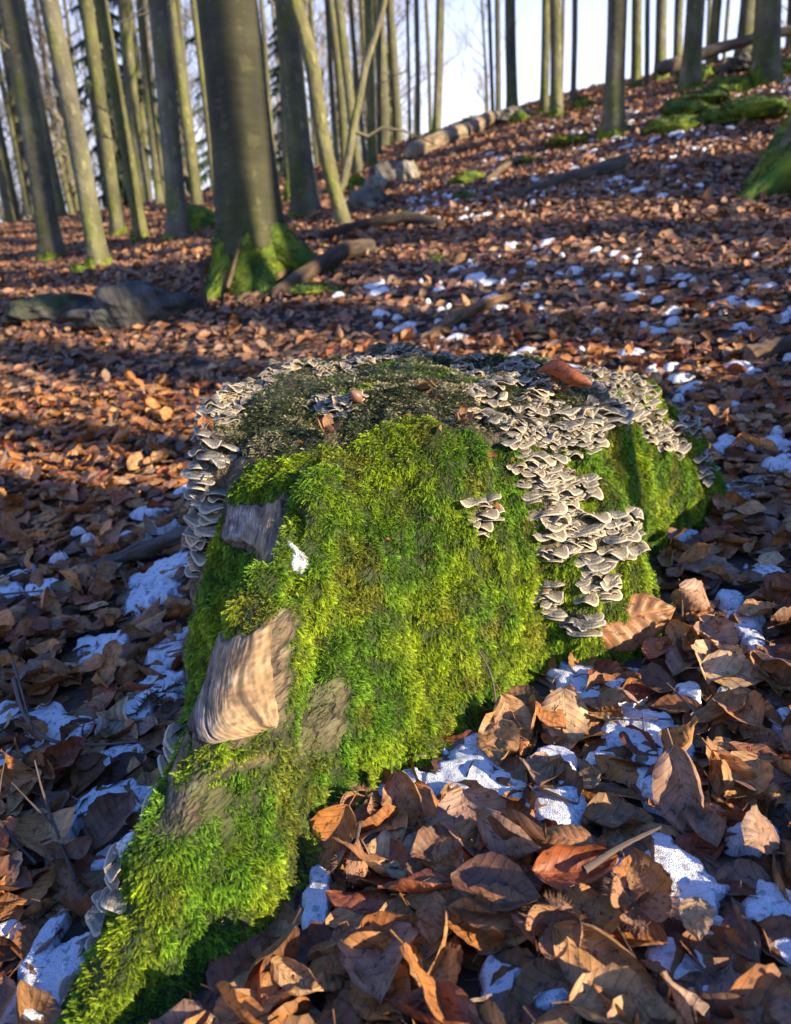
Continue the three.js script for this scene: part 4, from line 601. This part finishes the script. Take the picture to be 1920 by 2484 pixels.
// ---------------------------------------------------------------- near things
function hero(x, z, h, size, v, tone, rot, label, at) {
  const o = solo('fallen_leaf', leafFine[v], leafMats[tone], label, 'leaf', V3(x, land(x, z) + h, z)); o.rotation.set(...rot); o.scale.set(size * (at || 1), size, size); return o;
}
const big = (() => { // the large ribbed leaf: pleats modelled
  return gridGeo(26, 60, (u, v) => { const s = u * 2 - 1, w = .315 * Math.pow(Math.sin(Math.PI * Math.pow(clamp(v, .004, .996), .9)), .66), a = Math.abs(s), ph = v * 7.6 - a * 1.5, pl = .5 - .5 * Math.cos(ph * 6.2832); return V3(s * w, .10 * (1 - s * s) + .018 * pl * smooth(0, .25, a) * smooth(1.05, .7, a) - .012 * smooth(.08, 0, a) + .015 * Math.sin(v * 9 + s) - .10 * (v - .5) ** 2, v - .5); });
})();
{ const o = thing('fallen_leaf', 'large ribbed copper brown beech leaf lying against the right foot of the stump', 'leaf', V3(.338, land(.338, -1.075) + .045, -1.075)); part('blade', big, leafMats[7], o); part('leaf_stalk', stalk, leafMats[6], o); o.scale.setScalar(.150); o.rotation.set(.78, 1.72, .1); o.position.y += .012; }
hero(.318, -.770, .055, .085, 1, 0, [-1.25, .15, .1], 'narrow orange leaf standing upright in the leaves like a petal', .62);
hero(.545, -1.27, .03, .10, 4, 5, [.25, 1.3, .1], 'grey ribbed leaf lying right of the stump');
hero(.545, -1.60, .06, .10, 2, 5, [.9, .3, .2], 'ribbed brown leaf leaning against the tip of the right root', 1.2);
hero(.465, -1.58, .05, .075, 6, 5, [1.0, -.2, 0], 'small purplish leaf below the grey rosette on the right', 1.1);
hero(.0, -.735, .03, .085, 8, 7, [.75, .35, .1], 'tan ribbed leaf leaning on the front of the mossy root', 1.15);
hero(-.085, -.70, .03, .08, 3, 1, [1.0, -.5, .3], 'reddish cupped leaf beside the spiny husk at the root', 1.1);
hero(.065, -.69, .035, .085, 10, 5, [.35, .1, 0], 'broad greyish tan leaf in the middle of the foreground', 1.2);
hero(.205, -.885, .03, .085, 0, 6, [.75, -.1, 0], 'pale tan leaf catching the sun right of the front moss', 1.25);
hero(.140, -.885, .03, .08, 5, 0, [.8, .35, .1], 'ribbed tan leaf at the right end of the front moss', 1.0);
hero(.29, -.70, .04, .10, 9, 5, [.95, .1, 0], 'large upright grey brown leaf beside the snow in the right foreground', 1.15);
hero(.44, -.93, .03, .09, 7, 6, [.3, 1.35, .2], 'pale ribbed leaf lying on snow at the right edge', 1.0);
hero(.355, -.715, .03, .09, 11, 1, [.9, .5, .2], 'rust brown leaf curving beside the lobed snow patch', .9);
hero(.155, -.515, .03, .09, 2, 0, [.4, .9, .1], 'folded tan leaf at the bottom of the foreground', 1.2);
{ // curled red brown leaf on the top of the stump
  const g = gridGeo(14, 24, (u, v) => { const s = u * 2 - 1, w = .30 * Math.pow(Math.sin(Math.PI * clamp(v, .02, .98)), .6), a = s * 1.9; return V3(Math.sin(a) * w / 1.5, (1 - Math.cos(a)) * w / 1.4 + .05 * Math.sin(v * 7) + .02 * N3(s * 3, v * 5, 3), v - .5); });
  const p = stumpPoint(16, 1.22), o = solo('fallen_leaf', g, leafMats[4], 'curled dark red brown leaf on the top of the stump', 'leaf', p.add(V3(.02, .035, .0))); o.scale.setScalar(.088); o.rotation.set(.55, 1.05, -.9);
  const q = stumpPoint(64, .88), y = solo('fallen_leaf', leafFine[3], leafMats[1], 'tiny orange leaf on the moss below the right fungi', 'leaf', q.add(V3(0, .015, .006))); y.scale.setScalar(.022); y.rotation.set(.3, 1.2, .2);
  const w = stumpPoint(163, .99), c = solo('fallen_leaf', leafFine[7], leafMats[1], 'orange leaf tucked under the fungi on the left edge', 'leaf', w.add(V3(0, .0, .018))); c.scale.setScalar(.04); c.rotation.set(.9, .4, .2);
}
// spiny beech husks and a nut
function husk(at, size, rot, label, open = .5) {
  const o = thing('beech_husk', label, 'beech husk', at), r = rngOf(Math.round(at.x * 9999 + at.z * 777)), spines = [];
  for (let k = 0; k < 4; k++) {
    const a = k * Math.PI / 2 + .4, at2 = (u, v) => { const s = (u * 2 - 1) * .62 * Math.pow(Math.sin(Math.PI * clamp(.12 + v * .86, 0, 1)), .7), R = (.10 + .45 * Math.sin(v * 2.3)) + open * .5 * v * v; return V3(R * Math.cos(a + s), v * 1.05 - .15, R * Math.sin(a + s)); };
    part('husk_valve', gridGeo(6, 8, at2), huskMat, o);
    for (let i = 0; i < 46; i++) { const p = at2(r(), .04 + .94 * r()), d = V3(p.x, .15 + (r() - .5) * .9, p.z).normalize(), g = new THREE.ConeGeometry(.018, .2 + .16 * r(), 3, 1, true); g.translate(0, .1, 0); g.applyQuaternion(new THREE.Quaternion().setFromUnitVectors(V3(0, 1, 0), d)); g.translate(p.x, p.y, p.z); spines.push(g); }
  }
  part('spines', mergeGeometries(spines), huskMat, o).userData.kind = 'stuff';
  part('leaf_stalk', new THREE.CylinderGeometry(.05, .07, .5, 5).translate(0, -.35, 0), twigMat, o);
  o.scale.setScalar(size); o.rotation.set(...rot); return o;
}
const on = (a, t, h) => stumpPoint(a, t).add(V3(0, h, 0)), gnd = (x, z, h) => V3(x, land(x, z) + h, z);
husk(on(119.5, 1.15, .014), .021, [.4, .5, -.3], 'open brown beech husk on the moss at the top of the stump', .7);
husk(on(69.5, 1.03, .012), .019, [.2, 2, .5], 'dark bristly husk by the right fungi on top of the stump', .3);
husk(on(74, 1.44, .012), .020, [.5, 1, 1.2], 'purplish brown husk on the far middle of the stump top', .8);
husk(on(6.5, 1.22, .016), .026, [.8, 1, .3], 'dark husk behind the curled leaf on the stump', .4);
husk(gnd(-.050, -.735, .05), .029, [1.1, .3, .5], 'spiny husk between root moss and snow, upper of two', .3);
husk(gnd(-.058, -.665, .055), .036, [.6, 1.3, 2.2], 'larger spiny husk with its stalk up beside the root moss', .25);
husk(gnd(.125, -.545, .052), .036, [1.2, .2, .4], 'golden brown husk low in the foreground', .4);
husk(gnd(.190, -.545, .055), .036, [1.0, 1.6, -.4], 'dark husk in the foreground right of the golden one', .5);
husk(gnd(.47, -1.03, .05), .026, [.9, .8, .5], 'small round husk right of the large ribbed leaf', .2);
{ const p = on(121, 1.47, .012), g = new THREE.LatheGeometry([[0, -1], [.42, -.9], [.72, -.4], [.72, .15], [.45, .7], [.08, 1.05], [0, 1.08]].map(([a, b]) => new THREE.Vector2(a, b)), 3 * 6); solo('beech_nut', g, std({ color: new THREE.Color().setRGB(.20, .085, .05), roughness: .4 }), 'smooth reddish brown beech nut beside the small rosette on top', 'beech nut', p).scale.setScalar(.0115); scene.children.at(-1).rotation.set(.5, 0, .6); }
// twigs
function twig(pts, r0, label, side = []) { const geos = [[pts, r0], ...side.map((s) => [s, r0 * .7])].map(([q, R]) => { const c = new THREE.CatmullRomCurve3(q.map(([x, z, h]) => gnd(x, z, h))), n = 22, Q = c.getPoints(n); return tubeAlong(Q, (j, f) => R * (1 - .6 * j / n) * (1 + .22 * N3(j * .9, Math.cos(f), R * 900)), 7, () => [1, 1, 1]); }); return solo('twig', geos.length > 1 ? mergeGeometries(geos) : geos[0], twigMat, label, 'twig'); }
twig([[-.62, -1.12, .05], [-.56, -1.02, .045], [-.50, -.955, .04], [-.43, -.93, .04], [-.36, -.915, .045]], .0038, 'long dark forked twig on the snowy leaves left of the stump', [[[-.66, -1.20, .05], [-.59, -1.08, .05], [-.53, -.975, .045]]]);
twig([[-.37, -.70, .02], [-.40, -.74, .055], [-.425, -.775, .085], [-.44, -.80, .11]], .0022, 'dark twig sticking up from the leaves at the lower left', [[[-.405, -.745, .06], [-.43, -.755, .085], [-.455, -.77, .105]]]);
twig([[-.42, -.72, .03], [-.47, -.76, .05], [-.50, -.79, .075], [-.53, -.83, .09]], .0022, 'dark bare twig at the left edge of the foreground', [[[-.485, -.775, .06], [-.485, -.80, .09], [-.487, -.83, .11]]]);
twig([[-1.0, -1.5, .05], [-.85, -1.47, .05], [-.70, -1.49, .045]], .004, 'thin dark twig lying on snow at the far left');
twig([[.115, -.90, .0], [.118, -.905, .05], [.112, -.915, .09], [.098, -.92, .12]], .0020, 'thin bent grass stem standing against the front moss');
twig([[.43, -1.09, .0], [.432, -1.10, .05], [.428, -1.11, .09]], .0022, 'thin upright stem right of the large ribbed leaf');
twig([[.16, -.60, .045], [.20, -.62, .05], [.245, -.64, .05]], .0040, 'short thick twig across the foreground leaves');
// fir sprig beside the left wall
{ const o = thing('fir_sprig', 'small dark green fir sprig on the snow left of the stump', 'sprig', gnd(-.385, -1.06, .03)), geos = []; const r = rngOf(4);
  for (const [a, L] of [[.9, .085], [.2, .06], [1.7, .06]]) { const d = V3(Math.cos(a) * .8, .35, Math.sin(a)).normalize(); for (let i = 0; i < 30; i++) { const s = (i + 1) / 30, g = new THREE.ConeGeometry(.0009, .02, 3, 1, true); g.translate(0, .01, 0); g.applyQuaternion(new THREE.Quaternion().setFromUnitVectors(V3(0, 1, 0), V3(r() - .5, r() - .2, r() - .5).add(d.clone().multiplyScalar(.7)).normalize())); g.translate(d.x * L * s, d.y * L * s - .02 * s * s, d.z * L * s); geos.push(g); } }
  part('needles', mergeGeometries(geos), needleMat, o).userData.kind = 'stuff'; part('stem', new THREE.CylinderGeometry(.0014, .0018, .07, 5).rotateX(1.2).translate(.02, .01, .03), twigMat, o); }
{ // yellowish bracket lying loose on the leaves at the left
  const o = thing('bracket_fungus', 'curled yellowish bracket fungus lying on the leaves left of the stump', 'fungus', gnd(-.435, -1.02, .04)); const a = part('cap', CAPS[2], capMats[3], o); a.scale.setScalar(.032); a.rotation.set(1.1, .4, .3); const b = part('cap', CAPS[5], capMats[1], o); b.scale.setScalar(.026); b.position.set(.004, -.012, .014); b.rotation.set(.8, -.3, .1);
}
{ // small brackets on the ground beyond the right root
  const o = thing('bracket_fungus', 'small grey brackets at the ground tip of the right root', 'fungus', gnd(.78, -1.66, .02)); for (let i = 0; i < 9; i++) { const c = part('cap', CAPS[i], capMats[i % 3], o); c.scale.setScalar(.014 + .006 * (i % 3)); c.position.set((i % 4) * .022 - .03, .006 * (i % 3), Math.floor(i / 4) * .02); c.rotation.set(-.2, i * .6 - 2, .1); }
}
log('fallen_log', 'log', [[1.20, -.75, .12], [1.45, -1.4, .14], [1.80, -2.2, .14], [2.25, -3.1, .12]], .17, .14, [.3, .26, .2], 'thick fallen log lying outside the view along the right', deadMat, .2);
renderer.render(scene, camera);
